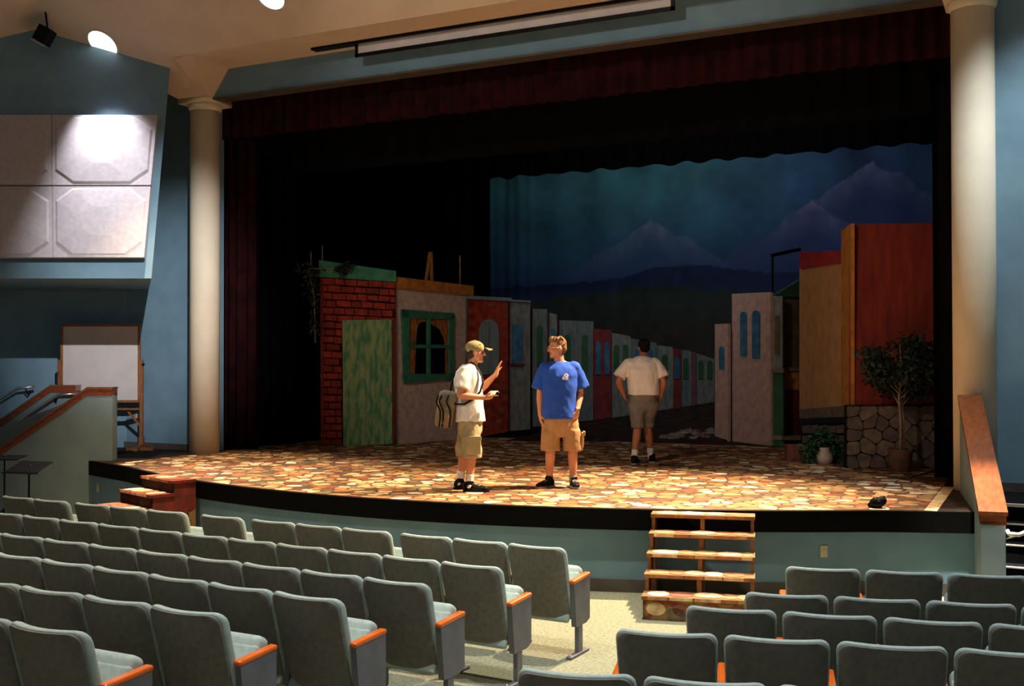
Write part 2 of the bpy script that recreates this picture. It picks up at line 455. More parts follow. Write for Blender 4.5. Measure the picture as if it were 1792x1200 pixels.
# ---- ceiling: sloping plane, soffit beam, header
A_, B_ = V((-10.4, 12.45, 6.94)), V((-5.27, 12.45, 6.94))
WT = (V((0, 0, 1)) + FH * 0.245).normalized()      # the left bulkhead face leans out towards its foot
WP = at_d(265, 487, 15.85); WN = RH.cross(WT).normalized()
if WN.dot(FW) > 0: WN = -WN
def wl(px, py, off=0.0): return on_plane(px, py, WP + WN * off, WN)
P2 = wl(85, 58)
NC = (B_ - A_).cross(P2 - A_).normalized()
if NC.z > 0: NC = -NC                                   # faces down
def cz(x, y): return A_.z - (NC.x * (x - A_.x) + NC.y * (y - A_.y)) / NC.z
def cpt(x, y): return V((x, y, cz(x, y)))
P1 = on_plane(289, 137, A_, NC); P0 = on_plane(0, 78, A_, NC)
Pm = on_plane(-200, 125, A_, NC)
g = G()
YB = 9.8
poly = [cpt(4, 12.45), cpt(4, YB), cpt(-20, YB), cpt(-20, 12.45)]
g.prism(poly, (0, 0, 0.12))
g.prism([cpt(-20, 12.45), cpt(-11.95, 12.45), cpt(-11.95, 12.9), cpt(-20, 12.9)], (0, 0, 0.12))
zf = cz(-8, YB)
g.prism([cpt(4, YB), V((4, -4, zf + 0.6)), V((-20, -4, zf + 0.6)), cpt(-20, YB)], (0, 0, 0.12))
R2 = on_plane(70, -200, A_, NC); Q_ = wl(-400, 58 + 485 * 0.235)
g.prism([P2 + FH * 0.3, R2, Q_ + (R2 - P2), Q_ + FH * 0.3], (0, 0, 0.08))
struct(g.obj('ceiling', 'ceiling'))
struct(G().box((-20, 12.45, 6.94), (4, 13.6, 7.3)).obj('ceiling_soffit', 'ceiling'))
struct(G().box((-12.4, 13.36, 6.5), (-0.5, 13.6, 6.95)).obj('wall_header', 'wall_blue'))
struct(G().box((-12.1, 13.34, 6.48), (-0.8, 13.6, 6.51)).obj('trim_header', 'baseboard'))
# haunches that spread from the capitals up to the soffit
def haunch(cx, x0, x1, name):
    g = G()
    b = [V((cx - .29, 13.2, 6.52)), V((cx + .29, 13.2, 6.52)), V((cx + .29, 13.78, 6.52)), V((cx - .29, 13.78, 6.52))]
    t = [V((x0, 12.45, 7.0)), V((x1, 12.45, 7.0)), V((x1, 13.78, 7.0)), V((x0, 13.78, 7.0))]
    g.add(b + t, [(3, 2, 1, 0), (4, 5, 6, 7)] + [(i, (i + 1) % 4, (i + 1) % 4 + 4, i + 4) for i in range(4)])
    struct(g.obj(name, 'ceiling'))
haunch(-12.2, -13.2, -11.55, 'ceiling_haunch_left')
haunch(-0.76, -1.3, 0.2, 'ceiling_haunch_right')
# columns
def column(cx, label):
    t = empty('column', (cx, 13.5, S)); tag(t, label, 'column', 'proscenium columns')
    G().lathe([(0.235, 0.0), (0.235, 5.55)], 40).obj('shaft', 'column', t, True)
    g = G().lathe([(0.235, 5.5), (0.26, 5.53), (0.27, 5.56), (0.27, 5.6)], 40); g.box((-.3, -.3, 5.6), (.3, .3, 5.68))
    g.obj('capital', 'column', t)
    for p in t.children[0].data.polygons: p.use_smooth = abs(p.normal.z) < 0.5
    return t
column(-12.2, 'cream round column at the left of the stage, beside the whiteboard')
column(-0.76, 'cream round column at the right of the stage, behind the wooden rail')
# walls beside the proscenium
YW = 13.75
struct(G().box((-17, YW, S), (-12.2, YW + 0.2, 9.5)).obj('wall_proscenium_left', 'wall_blue'))
struct(G().box((-0.62, 13.55, 0), (4, 13.75, 9.5)).obj('wall_proscenium_right', 'wall_blue'))
struct(G().box((-15.5, YW - 0.02, S), (-12.4, YW, S + 0.1)).obj('baseboard_left', 'baseboard'))
struct(G().box((-0.55, 13.53, S), (4, 13.55, S + 0.1)).obj('baseboard_right', 'baseboard'))
# lower left wall: splayed, parallel to the stair
def fr(u, d, z):                       # frame of the splayed left side: u metres along RH, d metres along FH
    return RH * u + FH * d + V((0, 0, z))
def pxu(px, d): return (px - 896) / F * d
struct(G().prism([fr(pxu(240, 18.6), 18.6, 0), fr(pxu(-500, 18.6), 18.6, 0), fr(pxu(-500, 18.6), 18.6, 9), fr(pxu(240, 18.6), 18.6, 9)], FH * 0.2).obj('wall_left', 'wall_blue'))
# upper bulkhead over the stair, with its sloping right side
q = [wl(265, 487), wl(-500, 487), wl(-500, 40), wl(85, 40), wl(300, 90)]
g = G(); n5 = 5
bk = [V((0, 0, p.z)) + RH * (p.dot(RH) - 0.95) + FH * 18.55 for p in q]
g.add(q + bk, [tuple(range(5)), tuple(range(5, 10))[::-1]] + [(i, (i + 1) % 5, (i + 1) % 5 + 5, i + 5) for i in range(5)])
struct(g.obj('wall_bulkhead_left', 'wall_blue'))

# ---- stage house: black surround
struct(G().box((-19, 24.6, 0), (4, 24.8, 9)).obj('wall_stage_back', 'black_cloth'))
struct(G().box((-15.2, 14.0, S), (-15.0, 24.6, 9)).obj('wall_stage_left', 'black_cloth'))
struct(G().box((1.8, 13.8, S), (2.0, 24.6, 9)).obj('wall_stage_right', 'black_cloth'))
struct(G().box((-19, 13.7, 8.6), (4, 24.8, 8.8)).obj('ceiling_stage', 'black_cloth'))

# ---- drapes
def drape(name, x0, x1, y, zt, zb, amp, pitch, mat, label, cat, group=None, ragged=0.0, th=0.02):
    n = int((x1 - x0) / pitch * 8); g = G(); fr_ = []; bk_ = []
    top, bot = [], []
    for i in range(n + 1):
        x = x0 + (x1 - x0) * i / n
        w = amp * math.sin(2 * math.pi * (x - x0) / pitch) + amp * 0.4 * math.sin(2 * math.pi * (x - x0) / pitch / 2.7 + 1)
        top.append(V((x, y + w, zt))); bot.append(V((x, y + w * 1.2, zb + ragged * noise.noise(V((x * 2.3, y, 0))))))
    vs_ = top + bot + [p + V((0, th, 0)) for p in top] + [p + V((0, th, 0)) for p in bot]; m = n + 1
    fs = []
    for i in range(n):
        fs += [(i, i + 1, m + i + 1, m + i), (2 * m + i + 1, 2 * m + i, 3 * m + i, 3 * m + i + 1), (m + i, m + i + 1, 3 * m + i + 1, 3 * m + i)]
    g.add(vs_, fs)
    o = g.obj(name, mat, None, True); tag(o, label, cat, group); return o
drape('valance', -12.6, -0.5, 13.95, 6.7, 5.97, 0.035, 0.22, 'maroon', 'dark red pleated valance across the top of the stage opening', 'curtain', ragged=0.02)
drape('border_curtain', -14.5, 1.5, 15.2, 7.6, 5.55, 0.04, 0.4, 'black_cloth', 'black border curtain hanging behind the dark red valance', 'curtain')
drape('leg_curtain', -12.5, -11.75, 14.3, 6.6, S + 0.01, 0.05, 0.2, 'maroon', 'dark red side curtain beside the left cream column', 'curtain')
drape('leg_curtain', -14.8, -12.0, 15.6, 7.4, S + 0.01, 0.06, 0.3, 'black_cloth', 'black side curtain behind the brick house at stage left of the picture', 'curtain')
drape('leg_curtain', -1.3, 1.0, 14.6, 7.0, S + 0.01, 0.05, 0.3, 'black_cloth', 'black side curtain behind the right cream column', 'curtain')
drape('leg_curtain', -1.75, 1.6, 22.9, 7.4, S + 0.01, 0.06, 0.3, 'black_cloth', 'black curtain at the right edge of the mountain backdrop', 'curtain')
drape('black_backcloth', -14.8, 1.6, 24.3, 8.0, S + 0.01, 0.08, 0.5, 'black_cloth', 'black back curtain at the left of the mountain backdrop', 'curtain')

# ---- painted mountain backdrop
BY = 23.5
bx0, bx1 = on_y(858, 400, BY).x, on_y(1646, 320, BY).x
bz1, bz0 = 6.72, S + 0.05
nx, nz = 220, 130
def paint(u, v):                     # u 0..1 left to right, v 0..1 bottom to top, in the painted cloth
    n1 = noise.noise(V((u * 9, v * 7, 3))); n2 = noise.noise(V((u * 40, v * 30, 5)))
    sky_t = max(0, min(1, (v - 0.45) / 0.5))
    a, b = V((24, 52, 90)), V((56, 112, 120))
    if u > 0.45: b = b.lerp(V((36, 58, 100)), min(1, (u - 0.45) * 2.2))
    c = a.lerp(b, sky_t) * (1 + 0.25 * n1 + 0.1 * n2)
    strk = noise.noise(V(((u * 9 + v * 3.2), v * 1.2, 9)))
    c = c.lerp(V((70, 116, 126)), max(0, strk) * 0.55 * sky_t)
    # mountains
    for pk, ph, wd, colr in ((0.40, 0.79, 0.30, V((52, 62, 104))), (0.87, 0.955, 0.26, V((58, 62, 108))), (0.75, 0.83, 0.20, V((44, 50, 98)))):
        h = ph - abs(u - pk) / wd * 0.26 - 0.03 * noise.noise(V((u * 22, pk * 9, 0))) - 0.02 * (abs(u - pk) / wd) ** 0.5
        if v < h and v > 0.4:
            t = min(1, (h - v) / 0.13)
            sn = V((132, 130, 150)); k = max(0, 1 - t * 1.15) * max(0, 1 - abs(u - pk) / wd * 1.4) * (0.75 + 0.5 * noise.noise(V((u * 60, v * 20, 2))))
            c = c.lerp(colr, 0.4).lerp(sn, max(0, min(1, k * .75)))
    # low blue ridge and green hills
    r1 = 0.545 + 0.05 * math.exp(-((u - 0.47) / 0.12) ** 2) + 0.012 * noise.noise(V((u * 14, 0, 1))) + 0.03 * u
    if v < r1: c = V((16, 32, 66)) * (1 + 0.2 * n2)
    r2 = 0.48 + 0.05 * math.exp(-((u - 0.4) / 0.2) ** 2) + 0.015 * noise.noise(V((u * 18, 4, 1)))
    if v < r2: c = V((20, 38, 34)).lerp(V((38, 28, 22)), max(0, min(1, (r2 - v) * 4))) * (1 + 0.35 * n2)
    return c
vs_, fs, cols = [], [], []
for j in range(nz + 1):
    for i in range(nx + 1):
        u, v = i / nx, j / nz
        x = bx0 + (bx1 - bx0) * u; z = bz0 + (bz1 - bz0) * v
        if j == nz: z += 0.03 * math.sin(u * 95) + 0.03 * noise.noise(V((u * 30, 0, 0)))
        yy = BY + 0.05 * math.sin(u * 60) * v * v + 0.06 * noise.noise(V((u * 14 + v * 4, v * 2, 0))) * v + (0.012 * math.sin(u * 220) if u < 0.12 else 0)
        vs_.append(V((x, yy, z))); c = paint(u, v); cols.append(lin([max(0, min(255, k)) for k in c]))
for j in range(nz):
    for i in range(nx):
        a = j * (nx + 1) + i; fs.append((a, a + 1, a + nx + 2, a + nx + 1))
n0 = len(vs_)
vs_ += [p + V((0, 0.01, 0)) for p in vs_]; cols += cols
fs += [tuple(reversed([i + n0 for i in f])) for f in fs]
me = bpy.data.meshes.new('mountain_backdrop'); me.from_pydata([tuple(v) for v in vs_], [], fs)
at = me.color_attributes.new('paint', 'FLOAT_COLOR', 'POINT')
for i, c in enumerate(cols): at.data[i].color = c
m = bpy.data.materials.new('backdrop_paint'); m.use_nodes = True; nt = m.node_tree
ca = nt.nodes.new('ShaderNodeVertexColor'); ca.layer_name = 'paint'
nt.links.new(ca.outputs[0], nt.nodes['Principled BSDF'].inputs['Base Color']); nt.nodes['Principled BSDF'].inputs['Roughness'].default_value = 0.9
me.materials.append(m)
o = link('mountain_backdrop', me, None, None, True); tag(o, 'painted cloth backdrop of snowy mountains under a blue sky', 'backdrop')

# ---- stairs, knee walls and rails: right side
def knee(name_w, top_pts, thick, zb, cap_label, u_dir, group):
    """top_pts: polyline of the wall's top centre; u_dir: unit vector across the wall"""
    g = G(); t = V(u_dir) * thick / 2
    poly = [V((p.x, p.y, p.z - 0.06)) for p in top_pts] + [V((top_pts[-1].x, top_pts[-1].y, zb)), V((top_pts[0].x, top_pts[0].y, zb))]
    g.prism([p - t for p in poly], t * 2)
    w = struct(g.obj(name_w, 'wall_grey'))
    cap = empty('wood_rail', (top_pts[0].x, top_pts[0].y, zb)); tag(cap, cap_label, 'rail', group)
    c = V((cap.location.x, cap.location.y, zb))
    g = G(); e = V(u_dir) * (thick / 2 + 0.02)
    for a, b in zip(top_pts[:-1], top_pts[1:]):
        d = (b - a).normalized() * 0.004
        g.prism([a - e - d - c, a + e - d - c, b + e + d - c, b - e + d - c], (0, 0, 0.035))
    g.obj('cap', 'wood_cap', cap)
    g = G(); e2 = V(u_dir) * (thick / 2 + 0.008)
    for a, b in zip(top_pts[:-1], top_pts[1:]):
        g.prism([a - e2 - c - V((0, 0, .09)), a + e2 - c - V((0, 0, .09)), b + e2 - c - V((0, 0, .09)), b - e2 - c - V((0, 0, .09))], (0, 0, 0.088))
    g.obj('apron', 'wood_red', cap)
    return cap
ra, rb = V((-0.47, 11.0, 0.90)), V((-0.80, 13.22, 1.90))
dr = (rb - ra); dr.z = 0; dr.normalize(); perp = V((-dr.y, dr.x, 0)) * -1
knee('wall_stair_right', [ra, rb], 0.21, 0.0, 'varnished wooden rail cap sloping down the right stage stair, brightly lit', perp, 'stair rail caps')
# right stair
st_w = 1.6
for k in range(5):
    z1 = S - 0.168 * k; y0 = 12.35 - 0.28 * k
    a = ra + dr * ((y0 - ra.y) / dr.y) + perp * 0.11
    c0 = V((a.x, y0, 0)); 
    g = G().prism([c0 + V((0, -0.28, 0)), c0 + V((st_w, -0.28, 0)), c0 + V((st_w, 0, 0)), c0 + V((0, 0, 0))], (0, 0, max(0.02, z1 - 0.168)))
    if z1 - 0.168 > 0.03:
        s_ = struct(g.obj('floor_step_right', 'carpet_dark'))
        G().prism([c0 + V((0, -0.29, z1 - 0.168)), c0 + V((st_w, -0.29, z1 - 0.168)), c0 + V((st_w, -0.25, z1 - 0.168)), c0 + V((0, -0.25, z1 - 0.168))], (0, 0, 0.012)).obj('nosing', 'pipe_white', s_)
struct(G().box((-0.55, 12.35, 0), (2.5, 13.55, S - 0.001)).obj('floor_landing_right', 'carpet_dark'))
G().box((-0.6, 12.33, S - 0.02), (2.5, 12.38, S + 0.01)).obj('nosing', 'pipe_white', bpy.data.objects['floor_landing_right'])
hr = empty('handrail', (ra.x, ra.y, 0)); tag(hr, 'white pipe handrail on the right stair wall, below the wooden cap', 'handrail', 'stair handrails')
p0 = perp * 0.19 + V((0, 0, -0.1)); base = V((ra.x, ra.y, 0))
pp = [ra + perp * 0.12 + dr * 0.02 + V((0, 0, -.14)) - base, ra + perp * 0.12 - dr * 0.1 + V((0, 0, -.15)) - base, ra + perp * 0.2 - dr * 0.13 + V((0, 0, -.15)) - base, ra + perp * 0.27 - dr * 0.06 + V((0, 0, -.13)) - base, ra + perp * 0.34 - dr * 0.02 + V((0, 0, -.16)) - base, ra + perp * 1.5 + V((0, 0, -.18)) - base]
G().tube(pp, 0.02, 12).obj('pipe', 'pipe_white', hr, True)
mid = (ra + rb) / 2
G().tube([ra + perp * 0.1 + V((0, 0, -.22)) + dr * .05 - base, ra + perp * 0.2 + V((0, 0, -.15)) - dr * .12 - base], 0.01, 8).obj('bracket', 'pipe_white', hr, True)

# ---- left stair, parallel to the splayed left wall
def lw(px, py, d): return at_d(px, py, d)
dA, dB = 16.3, 17.6
topA = [lw(-420, 1085, dA), lw(-10, 797, dA), lw(157, 681, dA), lw(201, 680, dA)]
topA[3].z = topA[2].z
topB = [lw(-420, 1015, dB), lw(-10, 747, dB), lw(93, 677, dB), lw(137, 677, dB)]
topB[3].z = topB[2].z
knee('wall_stair_left', topA, 0.2, 0.0, 'dark wooden rail cap on the nearer left stair wall, before the whiteboard', FH, 'stair rail caps')
knee('wall_stair_left_far', topB, 0.2, 0.0, 'dark wooden rail cap on the farther left stair wall, above the metal handrail', FH, 'stair rail caps')
def pipe_rail(pts, label, r, brk):
    t = empty('handrail', (pts[0].x, pts[0].y, pts[0].z)); tag(t, label, 'handrail', 'stair handrails')
    G().tube([p - pts[0] for p in pts], r, 10).obj('pipe', 'steel', t, True)
    for b, dv in brk:
        G().tube([b - pts[0], b + V((0, 0, -.07)) + dv * 0.5 - pts[0], b + dv - pts[0]], 0.012, 8).obj('bracket', 'black_metal', t, True)
    return t
dP = dB - 0.2
pipe_rail([lw(-300, 953, dP), lw(0, 758, dP), lw(103, 690, dP), lw(133, 689, dP)], 'thin steel handrail on the inner side of the far stair wall', 0.022, [(lw(30, 739, dP), FH * 0.12 + V((0, 0, -.03))), (lw(95, 696, dP), FH * 0.12)])
dQ = 18.4
pipe_rail([lw(-200, 822, dQ), lw(0, 698, dQ), lw(30, 680, dQ), lw(60, 676, dQ)], 'steel handrail on the dark left wall, farthest behind the stair', 0.022, [(lw(45, 681, dQ), FH * 0.18 + V((0, 0, -.06)))])
for k in range(6):
    u1 = pxu(150, dA) - 0.28 * k; z = S - 0.168 * (k)
    if z < 0.02: break
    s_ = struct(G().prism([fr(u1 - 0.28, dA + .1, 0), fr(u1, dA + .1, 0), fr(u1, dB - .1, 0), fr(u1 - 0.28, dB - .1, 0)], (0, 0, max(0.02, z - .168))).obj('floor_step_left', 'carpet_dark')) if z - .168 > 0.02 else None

# ---- acoustic panels on the bulkhead
PO = 0.17
def pan(px0, px1, xb0, xb1, y0, y1, label):
    """one panel between pixel edges on the plane dF; px at the top edge, xb at the bottom edge"""
    c = [wl(px0, y0, PO), wl(px1, y0, PO), wl(xb1, y1, PO), wl(xb0, y1, PO)]
    o_ = c[3].copy()
    t = empty('acoustic_panel', o_); tag(t, label, 'acoustic panel', 'acoustic panels on the left bulkhead')
    L = [p - o_ for p in c]
    G().prism(L, -WN * 0.05).obj('frame', 'panel_grey', t)
    # bulging octagon
    def bil(a, b): return (L[0] * (1 - a) + L[1] * a) * (1 - b) + (L[3] * (1 - a) + L[2] * a) * b
    def ring(m, k, off): 
        pts_ = [(m + k, m), (1 - m - k, m), (1 - m, m + k), (1 - m, 1 - m - k), (1 - m - k, 1 - m), (m + k, 1 - m), (m, 1 - m - k), (m, m + k)]
        return [bil(a, b) + WN * off for a, b in pts_]
    r1, r2, r3 = ring(0.03, 0.17, 0.0), ring(0.05, 0.17, 0.012), ring(0.3, 0.12, 0.03)
    g = G(); g.add(r1 + r2 + r3, [(i, (i + 1) % 8, 8 + (i + 1) % 8, 8 + i) for i in range(8)] + [(8 + i, 8 + (i + 1) % 8, 16 + (i + 1) % 8, 16 + i) for i in range(8)] + [tuple(range(16, 24))])
    g.obj('diffuser', 'panel_grey', t)
    for sg in ((L[0], L[1]), (L[3], L[2])):
        pass
    return t
xR0, xR1, ym = 275, 252, 325
def xr(y): return xR0 + (xR1 - xR0) * (y - 201) / 249
pan(91, xr(201), 91, xr(323), 201, 323.5, 'pale grey acoustic panel with clipped corners, upper right, brightest under the ceiling lamp')
pan(92, xr(326), 93, xr(450), 326, 450, 'pale grey acoustic panel with clipped corners, lower right, below the brightest one')
pan(-100, 90, -100, 90, 201, 323.5, 'dim grey acoustic panel, upper left, cut by the picture edge')
pan(-100, 91, -100, 92, 326, 450, 'dim grey acoustic panel, lower left, cut by the picture edge')
G().prism([wl(-100, 215, .118), wl(258, 215, .118), wl(240, 440, .118), wl(-100, 440, .118)], -WN * 0.118).obj('panel_batten', 'black_paint', bpy.data.objects['wall_bulkhead_left'])

# ---- ceiling downlights
def downlight(px, py, label, r=0.2):
    c = on_plane(px, py, A_, NC)
    t = empty('ceiling_downlight', c); tag(t, label, 'ceiling light', 'recessed ceiling lights')
    t.rotation_euler = (NC).to_track_quat('-Z', 'Y').to_euler()
    t.rotation_euler = (-NC).to_track_quat('Z', 'Y').to_euler()
    g = G(); seg = 32
    def rg(rad, z): return [V((rad * math.cos(2 * math.pi * j / seg), rad * math.sin(2 * math.pi * j / seg), z)) for j in range(seg)]
    a, b, c2, d2 = rg(r + .03, 0.0), rg(r + .03, -.012), rg(r, -.012), rg(r, 0.0)
    g.add(a + b + c2 + d2, [(k * seg + i, k * seg + (i + 1) % seg, (k + 1) * seg + (i + 1) % seg, (k + 1) * seg + i) for k in range(3) for i in range(seg)])
    g.obj('trim_ring', 'lamp_trim', t)
    G().lathe([(r, -.002), (r, -.006)], seg).obj('lens', 'lamp_lens', t)
    G().ell((-r * 0.55, 0.02, -.02), (0.055, 0.055, 0.03)).obj('bulb', 'lamp_lens', t, True)
    return c
c = downlight(180, 76, 'round recessed ceiling light shining on the acoustic panels', 0.235)
aim = wl(195, 330, PO)
spot('lamp_panel', c - V((0, 0, 0.15)) - FH * 0.62, wl(203, 430, PO), 1000, (0.93, 0.92, 1.0), 62, 1.0, 0.08)
downlight(474, -6, 'round recessed ceiling light at the top edge of the picture', 0.2)
# small black flood lamp at the ceiling corner
c = wl(78, 62, 0.3)
t = empty('spot_lamp', c); tag(t, 'small black spotlight fixed at the ceiling corner above the panels', 'spotlight')
rot = Matrix.Rotation(R(28), 3, FH)
g = G(); g.obox((0, 0, 0), rot @ (RH * .095), FH * .12, rot @ V((0, 0, .12))); g.obj('housing', 'black_metal', t)
g = G(); cc = rot @ V((0, 0, -.16)) + RH * 0.02
g.obox(cc, rot @ (RH * .12), FH * .12 , rot @ V((0, 0, .012))); g.obj('barn_door', 'steel', t)
G().tube([rot @ V((0, 0, .1)), V((0, 0, 0.45))], 0.015, 8).obj('hanger', 'black_metal', t)

# ---- projection screen let down from the soffit
t = empty('projection_screen', (on_y(622, 97, 13.05).x, 13.05, on_y(622, 97, 13.05).z - .03)); tag(t, 'white roll-down projection screen with black border hanging from the soffit', 'projection screen')
sx1 = on_y(1181, 12, 13.05).x - t.location.x; hz = 6.935 - t.location.z
G().box((0.05, -0.004, 0.05), (sx1 - .05, 0.004, hz)).obj('fabric', 'screen_white', t)
g = G().box((0, -.012, 0), (sx1, .012, .05)); g.box((0, -.012, 0), (.05, .012, hz)); g.box((sx1 - .05, -.012, 0), (sx1, .012, hz)); g.obj('border', 'black_metal', t)
G().box((-.75, -.06, hz - 0.03), (sx1 + .3, .08, hz)).obj('case_slot', 'black_metal', t)

# ================================================================== THE SET ON STAGE
class Panel:
    """upright flat through two pixel columns at given depths; its plane takes further pixels"""
    def __init__(s, xa, da, xb, db):
        a, b = at_d(xa, 700, da), at_d(xb, 700, db); a.z = b.z = 0
        s.a = a; s.t = (b - a).normalized(); n = V((s.t.y, -s.t.x, 0))
        if n.dot(O - a) < 0: n = -n
        s.n = n
    def P(s, px, py, off=0.0): return on_plane(px, py, s.a + s.n * off, s.n)
    def piece(s, poly, off, th, name, mat, parent=None, base=None):
        pts = [s.P(x, y, off) for x, y in poly]
        if base is None: base = V((0, 0, 0))
        return G().prism([p - base for p in pts], -s.n * th).obj(name, mat, parent)
def dz(px, py, z=S): return (on_z(px, py, z) - O).dot(FW)
def rect(x0, y0, x1, y1): return [(x0, y0), (x1, y0), (x1, y1), (x0, y1)]
def arch(x0, x1, y0, y1, k=0.35):
    w = (x1 - x0) / 2; c = (x0 + x1) / 2; h = w * 2 * k * 1.6
    return [(x0, y1), (x0, y0 + h)] + [(c - w * math.cos(math.pi * i / 6), y0 + h - h * math.sin(math.pi * i / 6)) for i in range(1, 6)] + [(x1, y0 + h), (x1, y1)]
def flat_thing(name, panel, poly, mat, label, cat, group=None, th=0.06, z_floor=None):
    b = panel.P(*poly[-1]); b = V((b.x, b.y, min(panel.P(*p).z for p in poly)))
    t = empty(name, b); tag(t, label, cat, group)
    o = panel.piece(poly, 0, th, 'panel', mat, t, b)
    return t, b

# ---- brick house front with green door
pb = Panel(561, dz(561, 780), 692, dz(692, 779))
t, b = flat_thing('house_flat', pb, [(560, 470), (692, 480), (692, 779), (562, 781)], 'mortar_dark', 'brick house front with a pale green door under a green cornice', 'stage flat', 'painted house fronts')
pb.piece([(558, 455), (693, 474), (693, 493), (558, 484)], 0.05, 0.07, 'cornice', 'green_paint', t, b)
d_ = pb.piece([(599, 560), (685, 559), (687, 777), (601, 780)], 0.03, 0.03, 'door', 'green_door', t, b)
pb.piece([(676, 676), (680, 676), (680, 690), (676, 690)], 0.06, 0.04, 'door_handle', 'trunk', d_, b)
pb.piece([(686, 559), (692, 558), (692, 779), (688, 779)], 0.02, 0.02, 'door_post', 'red_trim', t, b)
rows = 23
for r_ in range(rows):
    def yl(x, k): 
        f_ = (x - 560) / 132; y0 = 485 + 8 * f_; y1 = 780 - 1 * f_; return y0 + (y1 - y0) * k
    x = 561 - (r_ % 2) * 11
    while x < 691:
        w = random.uniform(17, 27); x0, x1 = max(561, x + 0.8), min(691, x + w - 0.8)
        k0, k1 = (r_ + random.uniform(.06, .14)) / rows, (r_ + random.uniform(.8, .92)) / rows
        x += w
        if yl(600, k0) > 556:
            x1 = min(x1, 598)
        if x1 - x0 < 4: continue
        j = lambda: random.uniform(-.7, .7)
        pb.piece([(x0, yl(x0, k0) + j()), (x1, yl(x1, k0) + j()), (x1, yl(x1, k1) + j()), (x0, yl(x0, k1) + j())], 0.008, 0.008, 'brick', random.choice(['brick_red', 'brick_red', 'brick_red2']), t, b)
# return wall of the house, going upstage
rl = pb.P(560, 470); rb_ = pb.P(562, 781)
rd = (V((-0.5, 1.6, 0)))
G().prism([rl - b, rb_ - b, rb_ - b + rd, rl - b + rd], V((0.05, 0.01, 0))).obj('return_wall', 'red_trim', t)
for x, y0, y1 in ((564, 430, 456), (544, 440, 462)):
    G().tube([pb.P(x, y1 + 6, -0.06) - b, pb.P(x, y0, -0.06) - b], 0.012, 6).obj('brace_rod', 'steel', t)
# vine over its corner
def leaves(cs, n, size, seed):
    rnd = random.Random(seed); g = G()
    for _ in range(n):
        c, r = rnd.choice(cs)
        while True:
            v = V((rnd.uniform(-1, 1), rnd.uniform(-1, 1), rnd.uniform(-1, 1)))
            if v.length < 1: break
        p = V(c) + V((v.x * r[0], v.y * r[1], v.z * r[2])); s = size * rnd.uniform(.6, 1.3)
        a = V((rnd.uniform(-1, 1), rnd.uniform(-1, 1), rnd.uniform(-1, .4))).normalized(); w = a.orthogonal().normalized()
        w = (w * math.cos(rnd.random() * 6) + a.cross(w) * math.sin(rnd.random() * 6)).normalized()
        nn = a.cross(w)
        g.add([p, p + a * s * .5 + w * s * .28 + nn * s * .05, p + a * s, p + a * s * .5 - w * s * .28 + nn * s * .05], [(0, 1, 2), (0, 2, 3)])
    return g
v0 = pb.P(548, 460, 0.05)
t = empty('ivy_vine', pb.P(545, 600, 0.05)); tag(t, 'dark ivy trailing over the left corner of the brick house', 'vine')
bz = t.location.copy()
cs = [(pb.P(540, 470, .1) - bz, (.25, .2, .15)), (pb.P(548, 500, .08) - bz, (.15, .15, .3)), (pb.P(552, 560, .05) - bz, (.1, .1, .4)), (pb.P(605, 466, .08) - bz, (.12, .08, .08)), (pb.P(598, 474, .08) - bz, (.1, .06, .1))]
o = leaves(cs, 420, 0.09, 3).obj('foliage', 'leaf_dark', t); o['kind'] = 'stuff'
G().tube([pb.P(552, 600, .03) - bz, pb.P(550, 520, .05) - bz, pb.P(540, 470, .06) - bz, pb.P(600, 470, .06) - bz], 0.012, 6).obj('stem', 'trunk', t)

# ---- white house front with green window
pw = Panel(694, dz(694, 778), 818, dz(818, 767))
t, b = flat_thing('house_flat', pw, [(693, 495), (819, 508), (819, 767), (694, 778)], 'white_plaster', 'white plaster house front with a green-framed window and orange cornice', 'stage flat', 'painted house fronts')
pw.piece([(692, 484), (829, 500), (829, 517), (692, 503)], 0.06, 0.08, 'cornice', 'yellow_paint', t, b)
pw.piece([(815, 512), (819, 512), (819, 766), (815, 767)], 0.012, 0.012, 'corner_strip', 'shutter', t, b)
w_ = pw.piece(rect(712, 550, 791, 662), 0.004, 0.004, 'window', 'void', t, b)  # near-black sheet: the darkness of the opening is put into its colour
for nm, poly in (('frame_bar', [(704, 541), (795, 548), (795, 558), (704, 556)]), ('frame_bar', [(706, 654), (795, 654), (795, 663), (708, 671)]), ('frame_bar', [(704, 541), (717, 543), (717, 669), (708, 671)]), ('frame_bar', [(787, 547), (795, 548), (795, 664), (787, 665)]), ('mullion', rect(749, 552, 754, 660)), ('mullion', rect(714, 603, 790, 609))):
    pw.piece(poly, 0.05, 0.045, nm, 'green_paint', w_, b)
for poly in ([(717, 556), (737, 556), (730, 575), (728, 603), (726, 656), (717, 656)], [(787, 556), (752, 556), (768, 572), (778, 596), (780, 620), (780, 656), (787, 656)], [(733, 556), (758, 556), (772, 578), (757, 568), (742, 562), (733, 566)]):
    pw.piece(poly, 0.016, 0.01, 'drape', 'curtain_tan', w_, b)
for a, c_ in (((741, 492), (753, 441)), ((757, 494), (754, 441))):
    G().bar(pw.P(a[0], a[1] + 30, -.1) - b, pw.P(c_[0], c_[1], -.1) - b, 0.05, 0.04, pw.n).obj('brace', 'timber', t)
G().tube([pw.P(805, 520, -.1) - b, pw.P(805, 447, -.1) - b], 0.012, 6).obj('brace_rod', 'trunk', t)

